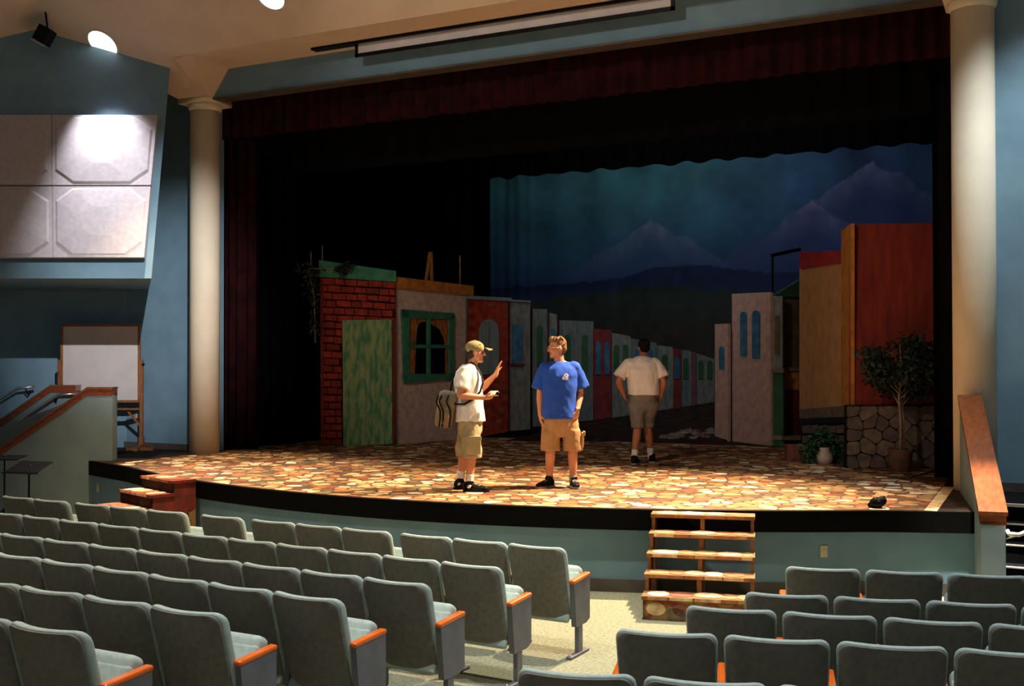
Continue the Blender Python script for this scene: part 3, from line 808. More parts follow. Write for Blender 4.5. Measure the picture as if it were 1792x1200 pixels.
# ---- receding row of smaller house fronts, on a rising street
def dl(x): return 20.35 + (x - 818) / 432 * 2.85
FL = [ # x0 x1 top0 top1 bot0 bot1 mat label
 (820, 889, 522, 527, 768, 755, 'brick_red', 'small brick house front with an arched grey shuttered window, behind the man in the cap'),
 (894, 928, 527, 529, 754, 751, 'grey_wall', 'narrow grey house front with a dark blue window, right of the arched brick one'),
 (932, 958, 540, 541, 747, 744, 'grey_wall_b', 'narrow grey-green house front behind the blue shirted man, left of his head'),
 (962, 975, 547, 550, 743, 741, 'grey_wall', 'very narrow grey house front rising directly behind the blue shirted man'),
 (979, 1039, 560, 562, 741, 735, 'grey_wall_b', 'wide grey house front with streaky windows, right of the blue shirted man'),
 (1040, 1070, 575, 577, 735, 730, 'red_wall', 'red house front with a dark window in the receding row'),
 (1071, 1103, 582, 588, 731, 726, 'grey_wall', 'grey house front just right of the wider red one'),
 (1105, 1149, 592, 600, 726, 719, 'grey_wall_b', 'grey house front behind the head of the man walking away'),
 (1151, 1177, 604, 607, 719, 715, 'grey_wall', 'grey house front right of the man walking away'),
 (1178, 1192, 610, 611, 715, 713, 'red_wall', 'thin red house front, wider of the two beyond the walking man'),
 (1193, 1208, 612, 613, 713, 710, 'grey_wall_b', 'thin grey house front between two thin red ones'),
 (1209, 1218, 615, 616, 711, 709, 'mauve_wall', 'thinnest mauve house front near the far end of the street'),
 (1219, 1250, 618, 628, 708, 703, 'grey_wall', 'last pale grey house front at the far end of the street'),
]
for i, (x0, x1, t0, t1, b0, b1, mt, lb) in enumerate(FL):
    p = Panel(x0, dl(x0) + (0.0 if i % 2 else 0.05), x1, dl(x1) + (0.0 if i % 2 else 0.05))
    t, b = flat_thing('house_flat', p, [(x0, t0), (x1, t1), (x1, b1), (x0, b0)], mt, lb, 'stage flat', 'painted house fronts', 0.05)
    G().prism([p.P(x0, t0) - b, p.P(x0, b0) - b, p.P(x0, b0) - b + V((-.35, .25, 0)), p.P(x0, t0) - b + V((-.35, .25, 0))], p.n * -0.03).obj('return_wall', 'red_trim' if i < 4 else 'grey_wall', t)
    w = x1 - x0
    if i == 0:
        p.piece([(818, 517), (895, 521), (895, 527), (818, 523)], 0.05, 0.06, 'cornice', 'shutter', t, b)
        wn = p.piece(arch(839, 873, 558, 655), 0.02, 0.02, 'window', 'shutter', t, b)
        p.piece(rect(855, 562, 857, 655), 0.03, 0.02, 'mullion', 'grey_wall', wn, b)
        for rr in range(22):                       # painted courses, picked out brick by brick
            x = x0 + 1 - (rr % 2) * 6
            while x < x1 - 1:
                wd = random.uniform(9, 15); a0, a1 = max(x0 + 1, x + .6), min(x1 - 1, x + wd - .6); x += wd
                f0 = (a0 - x0) / w; yt = 527 + (rr + .15) * 10.6 - f0 * rr * 0.5; yb_ = yt + 8
                if a1 - a0 < 3 or yb_ > b0 + (b1 - b0) * f0 - 2 or (a1 > 837 and a0 < 875 and 552 < yb_ and yt < 657): continue
                p.piece(rect(a0, yt, a1, yb_), 0.006, 0.006, 'brick', random.choice(['brick_red', 'brick_red2', 'rust_wall', 'cobble_rust']), t, b)
        t.children[0].data.materials[0] = MATS['red_trim']
    elif i == 1:
        wn = p.piece(rect(897, 567, 915, 638), 0.02, 0.02, 'window', 'blue_glass', t, b)
        p.piece(rect(894, 636, 918, 640), 0.05, 0.05, 'sill', 'red_trim', wn, b)
        p.piece([(893, 524), (929, 526), (929, 529), (893, 527)], 0.04, 0.05, 'cornice', 'shutter', t, b)
    elif w > 12:
        h = b0 - t0
        nwin = 2 if w > 28 else 1
        for k in range(nwin):
            cx = x0 + w * (k + .5) / nwin; ww = min(5, w / nwin * .28)
            p.piece(arch(cx - ww, cx + ww, t0 + h * .14, t0 + h * .5), 0.015, 0.015, 'window', 'blue_glass' if i % 2 else 'green_wall', t, b)
# the rising street between the fronts
ra0 = [at_d(830, 768, 20.3), at_d(1039, 735, dl(1039)), at_d(1252, 702, dl(1252) + 0.1)]
g = G(); n_ = V((0, 0, 0))
fa, fb = on_z(880, 772, S), on_z(1268, 774, S)
e1 = at_d(1252, 702, dl(1252)); e0 = at_d(1330, 703, dl(1252) - 0.3)
mid_l = at_d(1000, 741, dl(1000))
g.add([fa, fb, V((e0.x, e0.y, e1.z - .01)), V((e1.x, e1.y, e1.z - .01)), V((mid_l.x, mid_l.y, mid_l.z - .01)), 
       V((fa.x, fa.y, S)), V((fb.x, fb.y, S)), V((e0.x, e0.y, S)), V((e1.x, e1.y, S)), V((mid_l.x, mid_l.y, S))],
      [(0, 1, 4), (1, 2, 3, 4), (5, 9, 6), (6, 9, 8, 7), (1, 6, 7, 2), (2, 7, 8, 3), (3, 8, 9, 4), (4, 9, 5, 0)])
ramp = struct(g.obj('floor_street_ramp', 'stage_floor'))
# painted stones heaped at the foot of the ramp
cb = on_z(1190, 772, S)
rnd = random.Random(4)
for k in range(34):
    px = rnd.uniform(1148, 1250); py = rnd.uniform(735, 768)
    f_ = (772 - py) / 40
    q = on_z(px, 772, S) + V((0, 0.1 + 0.9 * f_, 0.02 + 0.13 * f_))
    me_ = rbox_mesh('stone', (rnd.uniform(.12, .22), rnd.uniform(.1, .16), rnd.uniform(.05, .09)), 0.02, 1, Matrix.Rotation(rnd.uniform(-.5, .5), 4, 'Y'))
    o = link('stone', me_, rnd.choice(['stone', 'stone_b', 'mauve_wall', 'stone_b'])); o.location = q; o.rotation_euler = (rnd.uniform(-.2, .2), 0, rnd.uniform(0, 3)); o.parent = ramp

# ---- right side of the street
p = Panel(1251, dz(1251, 770), 1277, dz(1277, 773))
t, b = flat_thing('house_flat', p, [(1251, 567), (1274, 566), (1274, 773), (1251, 770)], 'pink_plaster', 'slim dusky house front with a small blue window, left of the white tower', 'stage flat', 'painted house fronts')
p.piece(arch(1258, 1267, 606, 646), 0.015, 0.015, 'window', 'blue_glass', t, b)
p = Panel(1281, dz(1281, 772), 1349, dz(1349, 780))
t, b = flat_thing('house_flat', p, [(1281, 514), (1348, 511), (1349, 780), (1281, 772)], 'pink_plaster', 'pale plaster tower front with two tall blue arched windows', 'stage flat', 'painted house fronts')
for r_ in ((1295, 1306, 545, 623), (1316, 1329, 543, 627)): p.piece(arch(*r_), 0.02, 0.02, 'window', 'blue_glass', t, b)
lt = p.P(1281, 514); lb_ = p.P(1281, 772)
G().prism([lt - b, lb_ - b, lb_ - b + V((-.1, .35, 0)), lt - b + V((-.1, .35, 0))], V((.04, 0, 0))).obj('return_wall', 'red_trim', t)
p = Panel(1349, dz(1349, 780) + .05, 1371, dz(1371, 780) - .1)
t, b = flat_thing('house_flat', p, [(1349, 652), (1370, 650), (1371, 781), (1349, 780)], 'green_wall', 'low dark green wall with a grey arched front above, right of the tower', 'stage flat', 'painted house fronts')
p.piece(rect(1350, 518, 1369, 646), -0.01, 0.05, 'upper_wall', 'grey_wall', t, b)
p.piece(arch(1356, 1364, 552, 620), 0.01, 0.02, 'window', 'olive_wall', t, b)
p.piece(rect(1348, 645, 1371, 652), 0.04, 0.06, 'ledge', 'stone_b', t, b)
p = Panel(1370, 18.9, 1402, 19.1)
t, b = flat_thing('house_flat', p, [(1368, 518), (1402, 516), (1402, 770), (1368, 770)], 'olive_wall', 'olive house front over a dark red door, between green wall and tan house', 'stage flat', 'painted house fronts')
p.piece(rect(1371, 650, 1400, 682), 0.02, 0.02, 'awning', 'yellow_paint', t, b)
p.piece(rect(1371, 643, 1400, 649), 0.06, 0.06, 'ledge', 'stone', t, b)
p.piece(rect(1372, 684, 1399, 762), 0.015, 0.015, 'door', 'red_trim', t, b)
p.piece(rect(1368, 763, 1420, 770), 0.3, 0.3, 'doorstep', 'stone', t, b)
p.piece([(1356, 516), (1402, 488), (1402, 519), (1356, 519)], 0.08, 0.06, 'roof', 'green_wall', t, b)
t2 = empty('pole_frame', p.P(1352, 515, -.2)); tag(t2, 'thin dark pole frame standing above the green roof against the backdrop', 'frame'); bb = t2.location.copy()
G().tube([p.P(1352, 515, -.2) - bb, p.P(1352, 447, -.2) - bb], 0.02, 6).obj('pole', 'black_metal', t2)
G().bar(p.P(1350, 447, -.2) - bb, p.P(1400, 436, -.2) - bb, 0.04, 0.06).obj('rail', 'black_metal', t2)

# ---- tan house, running upstage beside the rust-red one
ptn = Panel(1472, 16.2, 1399, 18.3)
t, b = flat_thing('house_flat', ptn, [(1399, 466), (1472, 452), (1472, 727), (1399, 731)], 'tan_wall', 'tan plaster house front with a red roof band and a grey sill', 'stage flat', 'painted house fronts')
ptn.piece([(1399, 441), (1474, 438), (1474, 458), (1399, 470)], 0.05, 0.1, 'roof', 'rust_red', t, b)
ptn.piece([(1399, 716), (1474, 710), (1474, 729), (1399, 732)], 0.08, 0.1, 'sill', 'stone_b', t, b)
# dwarf wall under it
ptn.piece([(1401, 742), (1476, 738), (1478, 786), (1401, 777)], -0.02, 0.2, 'plinth', 'stone_joint', t, b)
for k in range(10):
    x0 = 1402 + (k % 5) * 15; y0 = 743 + (k // 5) * 17
    ptn.piece([(x0 + 1, y0 + 1 + random.uniform(0, 2)), (x0 + 13, y0 + random.uniform(0, 2)), (x0 + 14, y0 + 14), (x0 + 2, y0 + 15)], 0.0, 0.02, 'stone', 'stone_b', t, b)

# ---- rust-red house with stone base
pr = Panel(1484, dz(1484, 818), 1690, dz(1690, 818) + 0.1)
t, b = flat_thing('house_flat', pr, [(1489, 392), (1690, 389), (1690, 818), (1488, 818)], 'rust_wall', 'tall rust-red house front on a rubble stone base, behind the ficus tree', 'stage flat', 'painted house fronts')
pe = Panel(1489, dz(1484, 818), 1472, dz(1484, 818) + 0.9)
pe.piece([(1472, 404), (1489, 391), (1489, 710), (1472, 706)], 0.0, 0.05, 'side_wall', 'yellow_paint', t, b)
pr.piece([(1482, 709), (1690, 709), (1690, 818), (1480, 819)], 0.10, 0.1, 'stone_base', 'stone_joint', t, b)
def pr_uv(px, py):
    q = pr.P(px, py, 0.1); return ((q - pr.a).dot(pr.t), q.z)
u0, z1_ = pr_uv(1481, 710); u1, z0_ = pr_uv(1690, 818)
ulo, uhi = min(u0, u1), max(u0, u1)
sp = []
zz = z0_ + 0.09
while zz < z1_ - 0.03:
    x = ulo + random.uniform(0.03, 0.12)
    while x < uhi: sp.append((x + random.uniform(-.04, .04), zz + random.uniform(-.045, .045))); x += random.uniform(.13, .34)
    zz += 0.17
sgn = 1 if (pr_uv(1600, 800)[0] > pr_uv(1500, 800)[0]) else -1
for c_ in voronoi(sp, (ulo, z0_, uhi, z1_), 0.25):
    if not c_: continue
    q = round_cell(c_, 0.009, 1, .87)
    pts_ = [pr.a + pr.t * u + pr.n * 0.1 + V((0, 0, z)) - b for u, z in q]
    G().prism(pts_, pr.n * random.uniform(.015, .035)).obj('stone', random.choice(['stone', 'stone', 'stone_b']), t)

# ---- ficus tree in a pot
fb_ = on_z(1576, 825, S); mpp = (fb_ - O).dot(FW) / F
t = empty('ficus_tree', fb_, YAW); tag(t, 'slender ficus tree in a tan pot before the rust-red house', 'tree')
G().lathe([(0.12, 0), (0.13, 0.01), (0.155, .25), (0.165, .27), (0.165, .3), (.14, .3), (.135, .25)], 24).obj('pot', 'pot_tan', t, True)
H = (822 - 600) * mpp
G().tube([(0, 0, .24), (0.01, 0, .6), (-.015, 0, 1.0), (0.02, 0, 1.4), (0.0, 0, H)], [.022, .02, .018, .015, .008], 8).obj('trunk', 'trunk', t, True)
G().tube([(0.06, .02, .24), (0.05, 0.02, .7), (0.0, 0.02, 1.1), (-.03, .05, 1.5)], [.016, .015, .013, .008], 8).obj('trunk', 'trunk', t, True)
g = G()
cr = []
rnd = random.Random(11)
for k in range(18):
    a = rnd.uniform(0, 6.28); e = V((math.cos(a) * .4 * rnd.uniform(.5, 1), math.sin(a) * .35 * rnd.uniform(.5, 1), rnd.uniform(1.05, 1.85)))
    st = V((0, 0, e.z - .25)); g.tube([st, st.lerp(e, .6) + V((0, 0, .05)), e], [.008, .006, .004], 5); cr.append((e, (.2, .2, .14)))
g.obj('branches', 'trunk', t)
cr += [((0, 0, 1.5), (.3, .28, .3)), ((-.1, 0, 1.25), (.25, .25, .15)), ((.15, 0, 1.7), (.22, .2, .2))]
o = leaves(cr, 2800, 0.08, 5).obj('foliage', 'leaf_dark', t); o['kind'] = 'stuff'
# ---- leafy plant in a white pot
pb_ = on_z(1443, 812, S)
t = empty('potted_plant', pb_, YAW); tag(t, 'bushy green plant in a small white round pot beside the stone base', 'potted plant')
G().lathe([(0.07, 0), (0.1, .02), (0.125, .08), (.11, .14), (.075, .19), (.07, .24), (.055, .24), (.05, .18)], 24).obj('pot', 'pot_white', t, True)
o = leaves([((0, .08, .34), (.26, .2, .13)), ((-.2, .05, .16), (.12, .15, .16)), ((.2, .05, .18), (.1, .12, .16)), ((0, .05, .4), (.15, .15, .12))], 700, 0.09, 8).obj('foliage', 'leaf_green', t); o['kind'] = 'stuff'
# terracotta box left of the plant
o = rbox_mesh('terracotta_box', (.3, .22, .24), .012, 2); o = link('terracotta_box', o, 'terracotta'); o.location = on_z(1392, 806, S) + V((0, 0, .12)); o.rotation_euler.z = YAW
tag(o, 'low terracotta planter box on the stage, left of the bushy plant', 'planter')

# ---- loose things on stage
t = empty('floor_mic_bundle', on_z(1535, 889, S), YAW); tag(t, 'small black bundle lying on the stage edge near the cloth corner', 'bundle')
g = G().ell((0, 0, .055), (.075, .07, .055)); g.ell((.045, .0, .075), (.05, .05, .045)); g.ell((-.05, .02, .03), (.04, .04, .03))
link('body', remesh(g, 'body', .01, 2, .008, 30), 'black_metal', t)
G().tube([(.03, 0, .11), (.07, -.01, .12), (.085, 0, .08)], .008, 6).obj('strap', 'strap_dark', t)
a = on_z(1590, 838, S); c_ = on_z(1650, 818, S)
o = G().tube([(0, 0, .012), (c_ - a) * .5 + V((.03, 0, .012)), (c_ - a) + V((0, 0, .012))], .012, 6).obj('loose_stick', 'wood_easel'); o.location = a; tag(o, 'thin stick lying on the stage floor beside the ficus pot', 'stick')
a = on_z(1030, 776, S); c_ = on_z(1060, 768, S)
o = G().tube([(0, 0, .015), (c_ - a) + V((0, 0, .015))], .015, 6).obj('loose_stick', 'stone_b'); o.location = a; tag(o, 'short grey stick on the dark stage floor behind the blue shirted man', 'stick')

# ================================================================== PROPS BEFORE AND BESIDE THE STAGE
# ---- whiteboard on a wooden easel
we = on_z(247, 787, S); de = (we - O).dot(FW); k = de / F
t = empty('whiteboard_easel', we, YAW); tag(t, 'white board in a wooden frame on a rolling easel beside the left column', 'whiteboard')
W_ = (248 - 107) * k; ztp = (787 - 569) * k; zbt = (787 - 702) * k
g = G().box((-W_ + .03, -.012, zbt), (-.04, .012, ztp)); g.obj('board', 'white_board', t)
for nm, a, c_ in (('frame_top', (-W_, -.02, ztp - .02), (-.02, .02, ztp + .02)), ('frame_bottom', (-W_, -.02, zbt - .02), (-.02, .02, zbt + .02)), ('frame_side', (-W_, -.02, zbt), (-W_ + .04, .02, ztp)), ('frame_side', (-.055, -.02, zbt), (-.015, .02, ztp))):
    G().box(a, c_).obj(nm, 'wood_easel', t)
for x in (0.0, -W_ - .02):
    G().box((x - .02, -.03, .04), (x + .03, .03, 1.5)).obj('post', 'wood_easel', t)
    g = G().prism([(x - .03, -.3, .0), (x - .03, .3, .0), (x - .03, .28, .05), (x - .03, .06, .1), (x - .03, .04, .22), (x - .03, -.04, .22), (x - .03, -.06, .1), (x - .03, -.28, .05)], (.07, 0, 0)); g.obj('foot', 'wood_easel', t)
G().bar((-.26, 0, zbt - .12), (.0, 0, .38), .03, .03, (0, 1, 0)).obj('brace', 'wood_easel', t)
G().box((-.2, -.16, .0), (.25, -.12, .05)).obj('foot_rail', 'wood_easel', t)
tr = G().box((-W_, -.09, zbt - .14), (-.01, .0, zbt - .11)); tr.obj('tray', 'wood_easel', t)
o = G().box((-.2, -.07, zbt - .109), (-.08, -.03, zbt - .075)).obj('board_eraser', 'black_metal'); 
o.location = we; o.rotation_euler.z = YAW; tag(o, 'black eraser lying on the whiteboard tray', 'eraser')
G().tube([(.02, -.03, 1.42), (.06, -.03, 1.42)], .02, 8).obj('clamp_knob', 'black_metal', t)
# wall socket plates
def plate(c, nrm, label, name='wall_outlet'):
    n = V(nrm).normalized(); s = V((-n.y, n.x, 0)); t = empty(name, c); tag(t, label, 'outlet', 'wall outlets')
    g = G().obox(n * .004, s * .036, n * .004, V((0, 0, .058))); g.obj('plate', 'outlet', t)
    for zo in (.024, -.024): G().obox(n * .009 + V((0, 0, zo)), s * .014, n * .002, V((0, 0, .012))).obj('socket', 'lamp_trim', t)
    for zo in (.024, -.024):
        for so in (-.006, .006): G().obox(n * .0115 + V((0, 0, zo)) + s * so, s * .0016, n * .001, V((0, 0, .006))).obj('slot', 'black_metal', t)
ox = on_z(1448, 965, .4).x
nx_ = V((0.11 * (ox - XC), -1, 0))
oc = V((ox, yf(ox) + 0.015, 0)); rr_ = ray(1448, 965); tt = oc.y / rr_.y; oc.z = (O + rr_ * tt).z
plate(oc, nx_, 'cream wall outlet on the blue stage front, right of the painted steps')
plate(on_y(240, 730, YW - .004), (0, -1, 0), 'pale wall outlet behind the whiteboard easel brace')
plate(V((-12.6, yf(-12.6) + 0.015, 0.45)), (-.36, -1, 0), 'small dark outlet on the stage front left of the red steps')

# ---- painted portable steps
def steps(name, label, c, ang, w, treads, mat_t, mat_s, open_r):
    """c: front left floor corner; x along the width, y upstage"""
    t = empty(name, c, ang); tag(t, label, 'steps', 'portable stage steps')
    n = len(treads)
    for i, (z, y0, y1) in enumerate(treads):
        tr = G().box((-.01, y0 - .02, z - .035), (w + .01, y1, z)).obj('tread', mat_t, t)
        # dabs of painted cobbles on the tread
        rnd = random.Random(i * 7 + int(w * 10) + (0 if open_r else 50))
        x = .02
        while x < w - .12:
            ww = rnd.uniform(.16, .3); ww = min(ww, w - x); jj = jj + 1 if x > .03 else 0
            e = [(x + ww / 2 + ww * .46 * math.cos(6.283 * j / 10), (y0 + y1) / 2 - .01 + (y1 - y0) * rnd.uniform(.38, .52) * math.sin(6.283 * j / 10), z) for j in range(10)]
            G().prism(e, (0, 0, .003 + .0012 * (jj % 3))).obj('painted_cobble', COBS[rnd.choice([0, 1, 2, 6, 0, 3, 2])], tr)
            # the dab folds over the nosing
            G().box((x + ww * .1, y0 - .0235, z - .03), (x + ww * .9, y0 - .02, z - .002)).obj('painted_cobble', COBS[rnd.choice([0, 1, 2, 0])], tr)
            x += ww * .86
        if not open_r or i == 0:
            zb = treads[i - 1][0] if i else 0.0
            rs = G().box((0, y0, zb), (w, y0 + .02, z - .035)).obj('riser', 'step_dark' if not open_r else 'step_paint', t)
            if open_r:
                for j, (cx, mm) in enumerate(((.12, 0), (.36, 3), (.62, 2), (.86, 3), (.3, 5), (.7, 1))):
                    zz = .1 if j < 4 else .06
                    e = [(cx * w + .09 * math.cos(6.283 * q_ / 10), y0 - .004, zz + .06 * math.sin(6.283 * q_ / 10)) for q_ in range(10)]
                    G().prism(e, (0, .004 + .001 * j, 0)).obj('painted_cobble', COBS[mm], rs)
    yb = treads[-1][2]
    for x in (0.0, w - .03):
        if open_r:
            # side: uprights and stringers
            for (z, y0, y1) in treads: G().box((x, y0, 0), (x + .03, y0 + .07, z - .035)).obj('upright', 'step_wood', t)
            G().box((x, yb - .07, 0), (x + .03, yb, treads[-1][0] - .035)).obj('upright', 'step_wood', t)
            for i, (z, y0, y1) in enumerate(treads[1:]): G().box((x, y0 + .07, max(0, z - .2)), (x + .025, y1 - .02, z - .035)).obj('side_board', 'step_paint', t)
        else:
            poly = [(x, treads[0][1], 0)]
            for (z, y0, y1) in treads: poly += [(x, y0, z - .035), (x, y1, z - .035)]
            poly += [(x, yb, .5), (x, yb - .25, .4), (x, treads[2][1], .05), (x, treads[2][1] - .05, 0)]
            G().prism(poly, (.03, 0, 0)).obj('side_board', mat_s, t)
            G().box((x, yb - .09, 0), (x + .03, yb, .5)).obj('post', 'step_paint', t)
    if open_r:
        for (z, y0, y1) in treads[1:]: G().box((w * .48, y0 + .0, 0), (w * .48 + .04, y0 + .05, z - .035)).obj('centre_post', 'step_wood', t)
    return t
c0 = on_z(1127, 1079, 0) - V((-math.sin(R(13.5)), math.cos(R(13.5)), 0)) * .1
steps('portable_steps', 'open wooden steps painted with cobbles at the middle of the stage front', c0, R(13.5), 0.98, [(.215, 0, .24), (.37, .22, .46), (.52, .44, .68), (.675, .66, .9), (.83, .88, 1.1)], 'step_wood', 'step_paint', True)
ang = R(-20)
bx_ = -9.48; B3 = V((bx_, yf(bx_) - .06, 0)); xv = V((math.cos(ang), math.sin(ang), 0)); yv = V((-math.sin(ang), math.cos(ang), 0))
base = B3 - xv * .86 - yv * 1.42
steps('portable_steps', 'red painted wooden steps at the left end of the stage front', base, ang, 0.86, [(.25, 0, .3), (.41, .28, .58), (.56, .56, .86), (.72, .84, 1.14), (.87, 1.12, 1.42)], 'step_red', 'step_red', False)

# ---- music stands
def music_stand(c, h, tilt, rz, label):
    t = empty('music_stand', c, rz); tag(t, label, 'music stand', 'music stands')
    g = G(); up_ = V((0, math.sin(tilt), math.cos(tilt))); dn = V((1, 0, 0))
    me_ = rbox_mesh('desk', (.52, .012, .34), .004, 1, Matrix.Rotation(-tilt, 4, 'X'))
    o = link('desk', me_, 'black_metal', t); o.location = (0, 0, h)
    G().box((-.26, -.08, -.012), (.26, .0, .0)).obj('ledge', 'black_metal', t).location = V((0, -.14 * math.sin(tilt), h - .17 * math.cos(tilt)))
    G().tube([(0, 0, .22), (0, 0, h - .02)], .012, 8).obj('pole', 'black_metal', t)
    G().ell((0, .02, h), (.03, .03, .03)).obj('clutch', 'black_metal', t)
    for j in range(3):
        a = j * 2.094
        G().tube([(0, 0, .26), (.2 * math.cos(a), .2 * math.sin(a), .1), (.3 * math.cos(a), .3 * math.sin(a), .012)], .01, 6).obj('leg', 'black_metal', t)
a = on_z(8, 800, .98); music_stand(V((a.x, a.y, 0)), 0.98, R(86), YAW, 'black music stand with a flat desk, nearest the picture edge by the left stair')
a = on_z(35, 815, .95); music_stand(V((a.x + .05, a.y + .1, 0)), 0.93, R(70), YAW - .3, 'black music stand with a tilted desk, right of the flat one')

# ================================================================== AUDITORIUM SEATS
def seat_meshes():
    zt, zb, r0 = .87, .30, .055
    def hw(z, grow=0.0):
        w = .232 + (z - zb) / (zt - zb) * .016 + grow
        zz = z - (zt + grow - r0)
        if zz > 0: w -= r0 - math.sqrt(max(0, r0 * r0 - zz * zz))
        if z < zb + .04: w -= .012 * (1 - (z - zb) / .04)
        return w
    def grid(grow, off, inset=0.0):
        zs = [zb - grow, zb + .04, .42, .54, .66, .76, zt - .055, zt - .03, zt - .012, zt - .003, zt]
        zs = [min(z, zt) + (grow if z > .8 else 0) * 1.0 - inset * (1 if z > .8 else (-1 if z < .31 else 0)) for z in zs]
        out = []
        for z in zs:
            row = []
            for i in range(11):
                u = -1 + 2 * i / 10; w = max(.02, hw(min(z, zt + grow), grow) - inset)
                x = u * w
                y = .17 * (zt - z) / .57 - .062 * (1 - (x / .25) ** 2) + .02 * max(0, .55 - z) + off
                row.append(V((x, y, z)))
            out.append(row)
        return out
    def slab(layers, name):
        g = G(); nr, nc = len(layers[0]), len(layers[0][0]); per = []
        for L in layers:
            per.append([L[0][i] for i in range(nc)] + [L[j][nc - 1] for j in range(1, nr)] + [L[nr - 1][i] for i in range(nc - 2, -1, -1)] + [L[j][0] for j in range(nr - 2, 0, -1)])
        def face_grid(L): g.add([p for row in L for p in row], [(j * nc + i, j * nc + i + 1, (j + 1) * nc + i + 1, (j + 1) * nc + i) for j in range(nr - 1) for i in range(nc - 1)])
        face_grid(layers[0]); face_grid(layers[-1])
        for a, b in zip(per[:-1], per[1:]):
            n = len(a); g.add(a + b, [(i, (i + 1) % n, n + (i + 1) % n, n + i) for i in range(n)])
        me = mesh(name, g.v, g.f)
        bm = bmesh.new(); bm.from_mesh(me); bmesh.ops.remove_doubles(bm, verts=bm.verts, dist=.0005); bmesh.ops.recalc_face_normals(bm, faces=bm.faces); bm.to_mesh(me); bm.free()
        for p in me.polygons: p.use_smooth = True
        return me
    panel = slab([grid(0, 0.002), grid(0.002, .008), grid(0.002, .02)], 'back_panel'); panel.materials.append(MATS['seat_back'])
    cush = slab([grid(.004, .016), grid(.011, .026), grid(.011, .05), grid(.004, .07), grid(0, .08, .02)], 'back_cushion'); cush.materials.append(MATS['seat_cloth'])
    xf = Matrix.Translation((0, .30, .475)) @ Matrix.Rotation(R(60), 4, 'X')
    sc = rbox_mesh('seat_cushion', (.46, .44, .11), .04, 4, xf)
    for p in sc.polygons: p.use_smooth = True
    sc.materials.append(MATS['seat_cloth'])
    xf = Matrix.Translation((0, .245, .45)) @ Matrix.Rotation(R(60), 4, 'X')
    pan = rbox_mesh('seat_pan', (.465, .42, .05), .022, 3, xf); pan.materials.append(MATS['seat_cloth'])
    for p in pan.polygons: p.use_smooth = True
    arm = rbox_mesh('armrest', (.055, .31, .032), .012, 2, Matrix.Translation((0, .275, .605)) @ Matrix.Rotation(R(4), 4, 'X')); arm.materials.append(MATS['wood_arm'])
    # end standard: shaped panel
    end = G().prism([(-.022, .13, .59), (-.022, .42, .60), (-.022, .42, .26), (-.022, .35, .235), (-.022, .17, .235)], (.044, 0, 0)).me('end_panel')
    end.materials.append(MATS['seat_metal'])
    post = G().box((-.018, .22, .02), (.018, .29, .30)).me('leg'); post.materials.append(MATS['seat_metal'])
    foot = rbox_mesh('foot', (.05, .34, .022), .008, 2, Matrix.Translation((0, .24, .012))); foot.materials.append(MATS['seat_metal'])
    bolt = G().lathe([(.012, 0), (.012, .012), (.006, .016)], 8, (0, .1, .022)).me('bolt'); bolt.materials.append(MATS['steel'])
    mid = G().box((-.018, .16, .1), (.018, .30, .59)).me('standard'); mid.materials.append(MATS['seat_metal'])
    return dict(panel=panel, cush=cush, seat=sc, pan=pan, arm=arm, end=end, leg=post, foot=foot, bolt=bolt, mid=mid)
SM = seat_meshes()
def seat(corner, rz, zf, label, right='mid', left=None):
    """corner: rear top left corner of the backrest"""
    t = empty('auditorium_seat', V((corner.x, corner.y, zf)) + Matrix.Rotation(rz, 3, 'Z') @ V((.25, .0, 0)), rz)
    tag(t, label, 'seat', 'folding auditorium seats')
    link('back_panel', SM['panel'], None, t); link('back_cushion', SM['cush'], None, t)
    link('seat_cushion', SM['seat'], None, t); link('seat_pan', SM['pan'], None, t)
    for sd, x in ((right, .268), (left, -.268)):
        if not sd: continue
        o = link('armrest', SM['arm'], None, t); o.location.x = x
        if sd == 'end':
            o = link('end_panel', SM['end'], None, t); o.location.x = x
        else:
            o = link('standard', SM['mid'], None, t); o.location.x = x
        l = link('leg', SM['leg'], None, t); l.location.x = x
        f = link('foot', SM['foot'], None, t); f.location.x = x
        o = link('bolt', SM['bolt'], None, f)
    return t
ORD = ['first', 'second', 'third', 'fourth', 'fifth', 'sixth', 'seventh', 'eighth', 'ninth', 'tenth', 'eleventh', 'twelfth', 'thirteenth']
PITCH = 0.53
def zrow(r): return max(0, r - 2) * 0.05
def row_name(i): return 'front' if i == 0 else ORD[i]
# centre block: front row as it stands, with its gaps
l1 = [(0, 868), (60, 874), (136, 880), (191, 886), (254, 892), (346, 902), (439, 910), (511, 918), (590, 925), (697, 938), (789, 944), (884, 948)]
pts_ = [on_z(x, y, .87) for x, y in l1]
xs_ = [p.x for p in pts_]
for cl_ in ((0, 1), (2, 3, 4), (6, 7, 8), (9, 10, 11)):
    m_ = sum(xs_[i] for i in cl_) / len(cl_)
    for j_, i in enumerate(cl_): xs_[i] = m_ + (j_ - (len(cl_) - 1) / 2) * 0.525
ya, yb_ = 8.12, 7.80
def yl1(x): return ya + (x + 10.2) / 6.3 * (yb_ - ya)
rz1 = math.atan2(yb_ - ya, 6.3)
n = len(xs_)
for i, x in enumerate(xs_):
    fromr = n - 1 - i
    nxt_gap = (xs_[i + 1] - x) if i < n - 1 else 9
    seat(V((x, yl1(x), 0)), rz1, 0.0, f'grey padded seat, {ORD[fromr]} from the aisle in the front row of the centre block', 'end' if i == n - 1 else 'mid', 'mid' if (i == 0 or x - xs_[i - 1] > .6) else None)
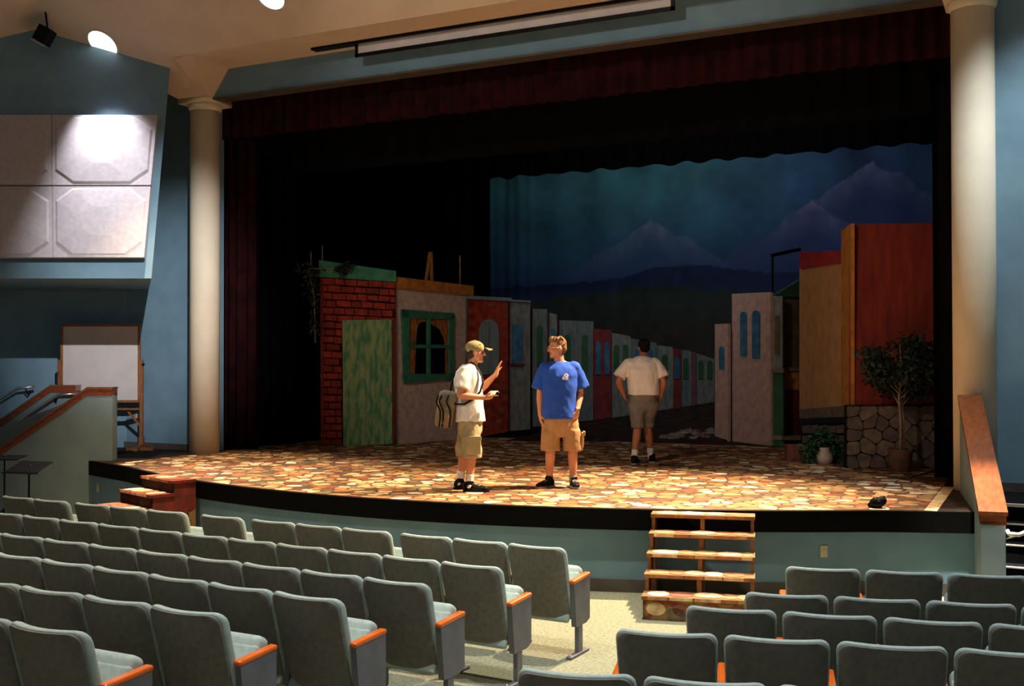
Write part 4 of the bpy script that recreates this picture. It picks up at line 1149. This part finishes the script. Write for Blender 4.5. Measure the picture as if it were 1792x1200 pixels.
rows_L = {2: ((-8.72, 7.20), (-4.01, 6.90), 10), 3: ((-7.29, 6.14), (-4.06, 5.97), 8), 4: ((-6.24, 5.31), (-4.17, 5.18), 6), 5: ((-5.46, 4.46), (-4.40, 4.43), 4), 6: ((-5.12, 3.70), (-4.59, 3.69), 2)}
for r_, (a, b, cnt) in rows_L.items():
    d = V((b[0] - a[0], b[1] - a[1], 0)).normalized(); rz = math.atan2(d.y, d.x)
    last = V((b[0], b[1], 0))
    for k in range(cnt + 1 if r_ < 6 else 2):
        p = last - d * PITCH * k
        seat(p, rz, zrow(r_), f'grey padded seat, {ORD[k]} from the aisle in the {row_name(r_ - 1)} row of the centre block', 'end' if k == 0 else 'mid')
rows_R = {1: ((-1.68, 7.79), 13.2, 4), 2: ((-1.73, 6.83), 13.2, 4), 3: ((-1.89, 6.09), 11.0, 4), 4: ((-1.99, 5.22), 13.0, 4), 5: ((-2.06, 4.21), 13.2, 3)}
for r_, (a, ang, cnt) in rows_R.items():
    rz = R(ang); d = V((math.cos(rz), math.sin(rz), 0))
    for k in range(cnt):
        seat(V((a[0], a[1], 0)) + d * 0.545 * k, rz, zrow(r_), f'grey padded seat, {ORD[k]} from the aisle in the {row_name(r_ - 1)} row of the right block', 'mid', 'end' if k == 0 else None)

# ================================================================== PEOPLE
def rotz(a): return Matrix.Rotation(a, 3, 'Z')
def hand(g, w, d, n, side, curl=0.4, grip=0.0, size=1.0, spread=0.0):
    """w wrist, d direction of the hand, n palm normal, side: +1 thumb on d x n side"""
    d = V(d).normalized(); n = V(n); n = (n - d * n.dot(d)).normalized(); s = d.cross(n) * side; w = V(w)
    L = 0.19 * size
    k0 = w + d * L * .48
    g.caps(w - d * .02, w + d * .02, .027 * size, .027 * size, s, 1.2)
    g.caps(w + d * L * .14, w + d * L * .40, .017 * size, .017 * size, s, 2.3)
    for i, (off, ln) in enumerate(((.032, .40), (.011, .44), (-.011, .41), (-.031, .33))):
        b = k0 + s * off * size - d * .012
        a1 = curl * .7; a2 = curl * 1.7 + grip
        d1 = (d * math.cos(a1) + n * math.sin(a1) + s * spread * off * 12).normalized(); p1 = b + d1 * L * ln * .52
        d2 = (d * math.cos(a2) + n * math.sin(a2) + s * spread * off * 12).normalized(); p2 = p1 + d2 * L * ln * .5
        g.caps(b, p1, .0095 * size, .0088 * size, seg=10); g.caps(p1, p2, .0088 * size, .007 * size, seg=10)
    tb = w + d * L * .16 + s * .026 * size
    t1 = tb + (d * .62 + s * .6 + n * (.25 + curl * .4)).normalized() * L * .24
    t2 = t1 + (d * .85 + s * .1 + n * (.2 + curl * .8)).normalized() * L * .2
    g.caps(tb, t1, .0125 * size, .0108 * size, seg=10); g.caps(t1, t2, .0105 * size, .008 * size, seg=10)
def head(g, c, ang, tilt=0.0, k=1.0):
    """adds skull, jaw, nose, ears; returns matrix of the head (x = towards the face)"""
    Rm = rotz(ang) @ Matrix.Rotation(tilt, 3, 'Y'); c = V(c)
    P = lambda x, y, z: c + Rm @ (V((x, y, z)) * k)
    g.ell(P(-.012, 0, .028), (.1 * k, .077 * k, .098 * k), Rm)
    g.ell(P(.022, 0, -.02), (.072 * k, .066 * k, .095 * k), Rm)
    g.ell(P(.035, 0, -.072), (.054 * k, .05 * k, .042 * k), Rm)
    g.ell(P(.07, 0, -.097), (.022 * k, .022 * k, .018 * k), Rm)
    g.caps(P(.088, 0, .018), P(.112, 0, -.022), .010 * k, .0155 * k, seg=10)
    g.caps(P(.079, -.036, .028), P(.079, .036, .028), .0135 * k, .0135 * k, seg=10)
    g.caps(P(.078, -.02, -.06), P(.078, .02, -.06), .0125 * k, .0125 * k, seg=10)
    for s in (1, -1):
        g.ell(P(-.005, s * .078, -.002), (.02 * k, .009 * k, .031 * k), Rm)
        g.ell(P(.062, s * .038, -.022), (.024 * k, .02 * k, .02 * k), Rm)
    return P, Rm
def finish(name, g, mat, t, voxel=.009, smooth=3, wr=0.0, ws=9, seed=0):
    return link(name, remesh(g, name, voxel, smooth, wr, ws, seed), mat, t)
def eyes(P, Rm, t, k=1.0):
    for s in (1, -1):
        G().ell(P(.082, s * .033, .005), (.009 * k, .012 * k, .008 * k), Rm, 10, 6).obj('eye', 'eye_dark', t, True)
def mouth(P, t):
    g = G().caps(P(.089, -.02, -.061), P(.089, .02, -.061), .005, .005, seg=8); g.obj('lips', 'terracotta', t, True)
def shoe(t, heel, toe, mat, sole, k=1.0):
    heel, toe = V(heel), V(toe); d = (toe - heel); d.z = 0; L = d.length; d.normalize(); s = V((-d.y, d.x, 0)); w = .048 * k
    g = G(); z = heel.z
    g.caps(heel + V((0, 0, .05)), heel + d * L * .5 + V((0, 0, .048)), .042 * k, .042 * k, s, 1.05)
    g.caps(heel + d * L * .35 + V((0, 0, .042)), toe - d * .03 + V((0, 0, .034)), .045 * k, .036 * k, s, 1.25)
    g.caps(heel + V((0, 0, .06)), heel + d * .035 + V((0, 0, .105)), .044 * k, .046 * k, s, 1.05)
    o = finish('shoe', g, mat, t, .008, 2)
    pts_ = []
    for a, ww in ((-.04, .6), (-.03, .85), (.0, 1), (.45 * L, 1.0), (.7 * L, 1.25), (.92 * L, 1.1), (L, .75), (L + .015, .3)):
        pts_.append((a, ww * w))
    poly = [heel + d * a + s * ww for a, ww in pts_] + [heel + d * a - s * ww for a, ww in reversed(pts_)]
    G().prism([V((p.x, p.y, heel.z)) for p in poly], (0, 0, .024)).obj('sole', sole, o)
    g = G()
    for q in range(3):
        c = heel + d * (L * (.42 + .09 * q)) + V((0, 0, .088 - .006 * q)); g.caps(c - s * .024, c + s * .024, .005, .005, seg=6)
    g.obj('laces', 'sock' if sole != 'shoe_grey' else 'shoe_grey', o)
    return o
def sock(t, ankle, knee_, r, h, mat='sock'):
    a, b = V(ankle), V(knee_); d = (b - a).normalized()
    g = G(); p0 = a - d * .04; g.caps(p0, a + d * h, r * .98, r * 1.08); g.ell(a - d * .03 , (r * 1.1, r * 1.2, r))
    return finish('sock', g, mat, t, .009, 2, .003, 30)
def leg(g, hip, kn, an, k=1.0):
    hip, kn, an = V(hip), V(kn), V(an)
    g.caps(hip, kn, .085 * k, .056 * k); calf = kn.lerp(an, .33); g.caps(kn, calf, .055 * k, .058 * k); g.caps(calf, an, .057 * k, .036 * k)
def arm(g, sh, el, wr, k=1.0):
    sh, el, wr = V(sh), V(el), V(wr)
    g.caps(sh + V((0, 0, -.012)), el, .048 * k, .041 * k); m = el.lerp(wr, .3); g.caps(el, m, .041 * k, .043 * k); g.caps(m, wr, .042 * k, .027 * k, None, 1.0)

def sleeve(g, sh, el, k, inn, r0, r1, hem=V((0, 0, 0))):
    e = sh.lerp(el, k) + hem
    g.ell(sh + inn * .42 + V((0, 0, -.006)), (.078, .078, .07))
    g.tube([sh + inn, sh + inn * .25 + V((0, 0, -.005)), sh.lerp(e, .35), sh.lerp(e, .7), e], [r0 * .8, r0 * .95, r0, (r0 + r1) / 2, r1], 20)
# ---- man in the khaki cap, side-on, gesturing
base = on_z(823, 858, S)
t1 = empty('person', base, YAW); tag(t1, 'person in khaki cap, white T-shirt and cargo shorts, gesturing and holding a camera', 'person')
g = G()
P, Rm = head(g, (.062, 0, 1.585), 0.0, R(2))
g.caps((.0, 0, 1.38), (.045, 0, 1.50), .062, .058)
g.loft([((0, 0, .86), .125, .165), ((-.01, 0, .98), .13, .165), ((-.015, 0, 1.12), .125, .155), ((-.025, 0, 1.26), .13, .175), ((-.02, 0, 1.38), .095, .18), ((-.01, 0, 1.43), .05, .1)])
sR, eR, wR = V((-.035, -.19, 1.37)), V((-.105, -.27, 1.105)), V((.155, -.22, 1.075))
sL, eL, wL = V((-.0, .19, 1.37)), V((.13, .27, 1.165)), V((.295, .25, 1.335))
arm(g, sR, eR, wR); arm(g, sL, eL, wL)
hand(g, wR, (1, .25, .02), (.1, .6, .75), 1, .55, .5)
hand(g, wL, (.32, .02, .95), (.8, -.1, -.25), 1, .12, 0, 1.0, .5)
hR, kR, aR = V((.0, -.1, .9)), V((.022, -.12, .48)), V((-.005, -.12, .095))
hL, kL, aL = V((-.01, .1, .9)), V((-.07, .11, .48)), V((-.125, .12, .095))
leg(g, hR, kR, aR); leg(g, hL, kL, aL)
finish('body', g, 'skin', t1, .0065, 3)
eyes(P, Rm, t1); mouth(P, t1)
g = G()
g.loft([((-.0, 0, .80), .172, .212), ((-.005, 0, .86), .172, .21), ((-.012, 0, 1.0), .165, .2), ((-.02, 0, 1.15), .16, .195), ((-.028, 0, 1.28), .158, .205), ((-.028, 0, 1.37), .125, .21), ((-.018, 0, 1.43), .088, .14), ((-.008, 0, 1.455), .066, .08)])
sleeve(g, sR, eR, .74, V((0, .07, .02)), .07, .084); sleeve(g, sL, eL, .68, V((0, -.07, .02)), .068, .08)
finish('shirt', g, 'tee_white', t1, .01, 3, .011, 7, 1)
g = G()
g.loft([((.0, 0, .60), .1, .15), ((.0, 0, .68), .135, .19), ((-.0, 0, .78), .14, .175), ((-.005, 0, .92), .125, .16)])
for h_, k_ in ((hR, kR), (hL, kL)):
    g.caps(h_ + V((0, 0, -.12)), h_.lerp(k_, .75), .112, .105); e = h_.lerp(k_, 1.0)
    g.loft([((e.x + .008, e.y, .385), .112, .098), ((e.x + .008, e.y, .5), .112, .1), ((h_.lerp(k_, .6).x, e.y, .63), .112, .1)])
finish('shorts', g, 'khaki', t1, .01, 3, .012, 9, 3)
pk = rbox_mesh('cargo_pocket', (.17, .025, .19), .01, 2); pk = link('cargo_pocket', pk, 'khaki', t1); pk.location = (.045, -.232, .53)
fl = link('pocket_flap', rbox_mesh('pocket_flap', (.18, .012, .05), .005, 2), 'khaki', pk); fl.location = (0, -.016, .085)
sock(t1, aR, kR, .046, .09); sock(t1, aL, kL, .046, .1)
shoe(t1, (-.035, -.12, .002), (.21, -.16, 0), 'shoe_black', 'shoe_black'); shoe(t1, (-.155, .12, .002), (.07, .07, 0), 'shoe_black', 'shoe_black')
# hair below the cap, and the cap
g = G().ell(P(-.03, 0, .015), (.088, .081, .085), Rm)
g.ell(P(-.06, 0, -.03), (.05, .066, .06), Rm)
finish('hair', g, 'hair_brown', t1, .008, 2, .004, 40)
g = G().ell(P(-.012, 0, .058), (.112, .09, .082), Rm); g.caps(P(-.075, -.045, .028), P(-.075, .045, .028), .03, .03)
cp = finish('cap', g, 'cap_khaki', t1, .008, 2)
vv = []; fs = []
for i in range(9):
    a = -1.15 + 2.3 * i / 8
    for rr in (0, 1):
        x = .075 + (.035 if rr == 0 else .12 * math.cos(a * .75)); yv_ = math.sin(a) * .078 * (1 if rr == 0 else .92)
        for zz in (.0, .009):
            vv.append(P(x, yv_, .052 + zz - rr * (.012 + .012 * abs(a))))
for i in range(8):
    b = i * 4; fs += [(b, b + 4, b + 6, b + 2), (b + 1, b + 3, b + 7, b + 5), (b + 2, b + 6, b + 7, b + 3), (b, b + 1, b + 5, b + 4)]
fs += [(0, 2, 3, 1), (32, 33, 35, 34)]
G().add(vv, fs).obj('brim', 'cap_khaki', cp)
G().ell(P(-.012, 0, .141), (.01, .01, .006), Rm, 8, 6).obj('button', 'cap_khaki', cp)
G().obox(P(.05, -.062, .09), Rm @ V((.01, .006, 0)), Rm @ V((.001, -.002, 0)), V((0, 0, .006))).obj('cap_badge', 'strap_dark', cp)
# bag with its strap, camera in the hand
tb = empty('shoulder_bag', base, YAW); tag(tb, 'khaki shoulder bag with dark straps on the back of the man in the cap', 'bag')
bc = V((-.275, -.06, .93))
me_ = rbox_mesh('body', (.2, .3, .4), .05, 3); o = link('body', me_, 'bag_khaki', tb, True); o.location = bc; o.rotation_euler = (0, R(10), 0)
me_ = rbox_mesh('flap', (.215, .31, .14), .045, 3); o = link('flap', me_, 'grey_cloth', tb, True); o.location = bc + V((.03, 0, .145)); o.rotation_euler = (0, R(10), 0)
o = link('front_pocket', rbox_mesh('front_pocket', (.13, .06, .2), .025, 2), 'bag_khaki', tb, True); o.location = bc + V((-.01, -.16, -.06)); o.rotation_euler = (0, R(10), 0)
for dx in (-.055, -.02, .06):
    G().tube([bc + V((dx - .02, -.16, .17)), bc + V((dx - .045, -.185, .1)), bc + V((dx, -.2, .0)), bc + V((dx + .0, -.197, -.1)), bc + V((dx - .015, -.16, -.19))], .009, 6).obj('webbing', 'strap_dark', tb)
g = G().tube([(.02, -.05, 1.475), (.085, -.09, 1.42), (.135, -.13, 1.33), (.15, -.16, 1.24), (.12, -.19, 1.14), (.05, -.215, 1.06), (-.06, -.215, 1.0), (-.16, -.19, 1.0), bc + V((.03, -.12, .15))], .018, 8, flat=.35); g.obj('shoulder_strap', 'strap_dark', tb, True)
g = G().tube([(.02, -.05, 1.475), (-.06, .02, 1.46), (-.16, .08, 1.38), (-.215, .08, 1.22), bc + V((.04, .1, .17))], .018, 8, flat=.35); g.obj('shoulder_strap', 'strap_dark', tb, True)
tc_ = empty('compact_camera', base, YAW); tag(tc_, 'small silver compact camera held by the man in the cap', 'camera')
cc = wR + V((.125, .045, .045))
o = link('body', rbox_mesh('body', (.1, .032, .06), .01, 2), 'camera_silver', tc_); o.location = cc; o.rotation_euler = (R(-30), 0, R(20))
G().tube([cc + V((.03, -.012, -.0)), cc + V((.055, -.03, .0))], .022, 14).obj('lens', 'lens_black', tc_, True)
G().tube([cc + V((-.02, 0, .03)), cc + V((-.02, .0, .042))], .008, 10).obj('shutter_button', 'lens_black', tc_)

# ---- man in the blue T-shirt
base = on_z(980, 853, S)
t2 = empty('person', base, YAW); tag(t2, 'person in blue T-shirt and tan shorts standing with a thumb in his pocket', 'person')
g = G()
P, Rm = head(g, (-.035, -.02, 1.635), math.atan2(-.42, -.9), R(3))
g.caps((0, .01, 1.42), (-.015, .0, 1.55), .064, .06)
g.loft([((0, 0, .86), .17, .125), ((0, 0, .98), .165, .125), ((0, 0, 1.12), .16, .12), ((0, 0, 1.28), .182, .128), ((0, 0, 1.40), .185, .095), ((0, 0, 1.455), .1, .05)])
sL, eL, wL = V((-.2, .01, 1.405)), V((-.232, .04, 1.10)), V((-.232, -.03, .87))
sR, eR, wR = V((.2, .01, 1.405)), V((.245, .06, 1.11)), V((.20, -.075, .90))
arm(g, sL, eL, wL); arm(g, sR, eR, wR)
hand(g, wL, (.07, -.1, -1), (1, .2, .05), 1, .45, .2)
hand(g, wR, (-.28, -.1, -1), (-.6, .75, .1), -1, .5, .2)
h1, k1, a1 = V((-.1, 0, .9)), V((-.11, -.01, .48)), V((-.125, .02, .095))
h2, k2, a2 = V((.1, 0, .9)), V((.15, -.01, .48)), V((.155, .02, .095))
leg(g, h1, k1, a1); leg(g, h2, k2, a2)
finish('body', g, 'skin', t2, .0065, 3)
eyes(P, Rm, t2); mouth(P, t2)
g = G()
g.loft([((-.015, 0, .815), .205, .165), ((-.012, 0, .9), .205, .165), ((-.005, 0, 1.05), .2, .16), ((0, 0, 1.2), .203, .158), ((0, 0, 1.31), .21, .152), ((0, 0, 1.40), .205, .118), ((0, .005, 1.455), .14, .085), ((0, .005, 1.482), .082, .07)])
sleeve(g, sL, eL, .8, V((.08, 0, .025)), .07, .088, V((-.025, 0, 0))); sleeve(g, sR, eR, .8, V((-.08, 0, .025)), .07, .088, V((.03, 0, 0)))
sh = finish('shirt', g, 'tee_blue', t2, .01, 3, .012, 7, 5)
# white chest emblem
def disc(c, r, nrm, name, mat, par, th=.004, sx=1.0):
    n = V(nrm).normalized(); a = n.cross(V((0, 0, 1))).normalized(); b = a.cross(n)
    return G().prism([V(c) + a * r * sx * math.cos(6.283 * j / 18) + b * r * math.sin(6.283 * j / 18) for j in range(18)], n * th).obj(name, mat, par)
EM = V((.055, -.158, 1.302)); en = V((.12, -1, .12))
lg = disc(EM + V((.014, -.006, .014)), .026, en, 'emblem', 'logo_white', sh, .006)
disc(EM + V((-.016, -.006, -.016)), .02, en, 'emblem_lobe', 'logo_white', lg, .0055)
disc(EM + V((.016, -.006, -.02)), .017, en, 'emblem_lobe', 'logo_white', lg, .0055)
disc(EM + V((.014, -.0125, .018)), .007, en, 'emblem_dot', 'tee_blue', lg, .002)
disc(EM + V((.012, -.006, -.036)), .007, en, 'emblem_tail', 'logo_red', lg, .004, 1.6)
g = G().caps((.045, .02, 1.485), (.085, .02, 1.462), .016, .012); finish('undershirt_collar', g, 'tee_white', t2, .007, 1)
g = G()
g.loft([((.015, 0, .60), .17, .1), ((.005, 0, .68), .2, .13), ((-.005, 0, .80), .195, .14), ((0, 0, .92), .18, .14)])
for h_, k_, sx in ((h1, k1, -1), (h2, k2, 1)):
    g.caps(h_ + V((0, 0, -.12)), h_.lerp(k_, .7), .112, .108)
    e = k_
    g.loft([((e.x + .004 * sx, 0, .435), .112, .112), ((e.x, 0, .55), .112, .112), ((h_.lerp(k_, .6).x, 0, .68), .11, .115)])
finish('shorts', g, 'tan_cloth', t2, .01, 3, .011, 9, 8)
pk = link('cargo_pocket', rbox_mesh('cargo_pocket', (.03, .16, .18), .01, 2), 'tan_cloth', t2); pk.location = (.262, 0, .56); pk.rotation_euler.y = R(4)
fl = link('pocket_flap', rbox_mesh('pocket_flap', (.02, .17, .05), .005, 2), 'tan_cloth', pk); fl.location = (.016, 0, .08)
sock(t2, a1, k1, .043, .03, 'shoe_grey'); sock(t2, a2, k2, .043, .03, 'shoe_grey')
shoe(t2, (-.105, .03, .002), (-.27, -.13, 0), 'shoe_black', 'shoe_grey'); shoe(t2, (.155, .05, .002), (.185, -.19, 0), 'shoe_black', 'shoe_grey')
g = G().ell(P(-.03, 0, .05), (.098, .084, .085), Rm); g.ell(P(-.07, 0, .0), (.052, .072, .07), Rm); g.ell(P(.045, 0, .1), (.05, .066, .035), Rm)
for q in range(26):
    rnd = random.Random(q); a = rnd.uniform(-2.2, 2.2); c = P(-.02 + .075 * math.cos(a) * rnd.uniform(.3, 1), .07 * math.sin(a), .1 + rnd.uniform(0, .02)); g.caps(c, c + Rm @ V((.015, rnd.uniform(-.02, .02), .022)), .015, .007, seg=8)
finish('hair', g, 'hair_blond', t2, .007, 1, .006, 40)
gl = G()
for s in (1, -1):
    c = [P(.098, s * .034 + .023 * math.cos(6.283 * j / 12), .005 + .016 * math.sin(6.283 * j / 12)) for j in range(13)]; gl.tube(c, .0022, 6)
    gl.tube([P(.098, s * .057, .008), P(.03, s * .08, .01), P(-.01, s * .082, .006)], .0022, 6)
gl.tube([P(.1, -.011, .008), P(.1, .011, .008)], .0022, 6)
gl.obj('glasses', 'steel', t2)
wt = empty('wristwatch', base, YAW); tag(wt, 'dark wristwatch on the wrist of the man in the blue shirt', 'watch')
dw = (wR - eR).normalized(); w0 = wR - dw * .015
aa = dw.orthogonal().normalized(); bb_ = dw.cross(aa)
G().tube([w0 - dw * .01, w0 + dw * .01], .035, 16).obj('band', 'strap_dark', wt, True)
disc(w0 + V((.01, -.034, 0)), .017, (.3, -1, .1), 'dial', 'steel', wt, .006)

# ---- man walking away upstage
base = on_z(1122, 812, S)
t3 = empty('person', base, YAW); tag(t3, 'person with dark hair in white T-shirt walking away upstage, seen from behind', 'person')
g = G()
P, Rm = head(g, (.055, .09, 1.66), math.atan2(1, -.1), R(16))
g.caps((.02, .0, 1.46), (.045, .06, 1.57), .066, .062)
g.loft([((.04, 0, .92), .175, .125), ((.035, 0, 1.05), .17, .125), ((.03, 0, 1.2), .175, .125), ((.02, .01, 1.34), .2, .13), ((.02, .01, 1.46), .19, .1), ((.02, .02, 1.51), .1, .06)])
sL, eL, wL = V((-.2, .01, 1.44)), V((-.325, -.03, 1.17)), V((-.235, .08, .99))
sR, eR, wR = V((.235, .01, 1.44)), V((.325, -.03, 1.17)), V((.29, .06, .97))
arm(g, sL, eL, wL, 1.04); arm(g, sR, eR, wR, 1.04)
hand(g, wL, (.35, .25, -.85), (.8, .1, .3), -1, .4, .2); hand(g, wR, (-.1, .15, -1), (-1, .1, 0), 1, .45, .2)
h1, k1, a1 = V((-.07, 0, .96)), V((-.05, .0, .52)), V((-.105, -.06, .10))
h2, k2, a2 = V((.14, 0, .96)), V((.11, .13, .53)), V((.165, .2, .11))
leg(g, h1, k1, a1, 1.04); leg(g, h2, k2, a2, 1.04)
finish('body', g, 'skin_dark', t3, .007, 3)
g = G()
g.loft([((.035, 0, .99), .225, .17), ((.035, 0, 1.06), .225, .17), ((.03, 0, 1.2), .222, .165), ((.022, .005, 1.34), .225, .16), ((.02, .01, 1.45), .21, .12), ((.02, .02, 1.52), .13, .085), ((.02, .03, 1.545), .08, .07)])
sleeve(g, sL, eL, .72, V((.08, 0, .03)), .074, .09, V((-.02, 0, 0))); sleeve(g, sR, eR, .72, V((-.08, 0, .03)), .074, .09, V((.015, 0, 0)))
finish('shirt', g, 'tee_white', t3, .011, 3, .012, 7, 11)
g = G()
g.loft([((.03, .03, .73), .12, .09), ((.035, .01, .80), .185, .135), ((.035, 0, .9), .195, .15), ((.035, 0, 1.02), .19, .145)])
for h_, k_ in ((h1, k1), (h2, k2)):
    g.caps(h_ + V((0, 0, -.12)), h_.lerp(k_, .7), .115, .098); e = k_
    g.loft([((e.x, e.y, .52), .088, .1), ((e.x, e.y, .62), .094, .105), ((h_.lerp(k_, .55).x, e.y * .5, .74), .105, .115)])
finish('shorts', g, 'grey_cloth', t3, .011, 3, .011, 9, 13)
sock(t3, a1, k1, .046, .1); sock(t3, a2, k2, .046, .1)
shoe(t3, (-.115, -.1, .002), (-.03, .16, 0), 'shoe_black', 'shoe_grey'); shoe(t3, (.175, .16, .002), (.22, .42, 0), 'shoe_black', 'shoe_grey')
g = G().ell(P(-.022, 0, .045), (.104, .087, .092), Rm); g.ell(P(-.06, 0, -.005), (.062, .076, .08), Rm)
finish('hair', g, 'hair_dark', t3, .008, 2, .005, 40)
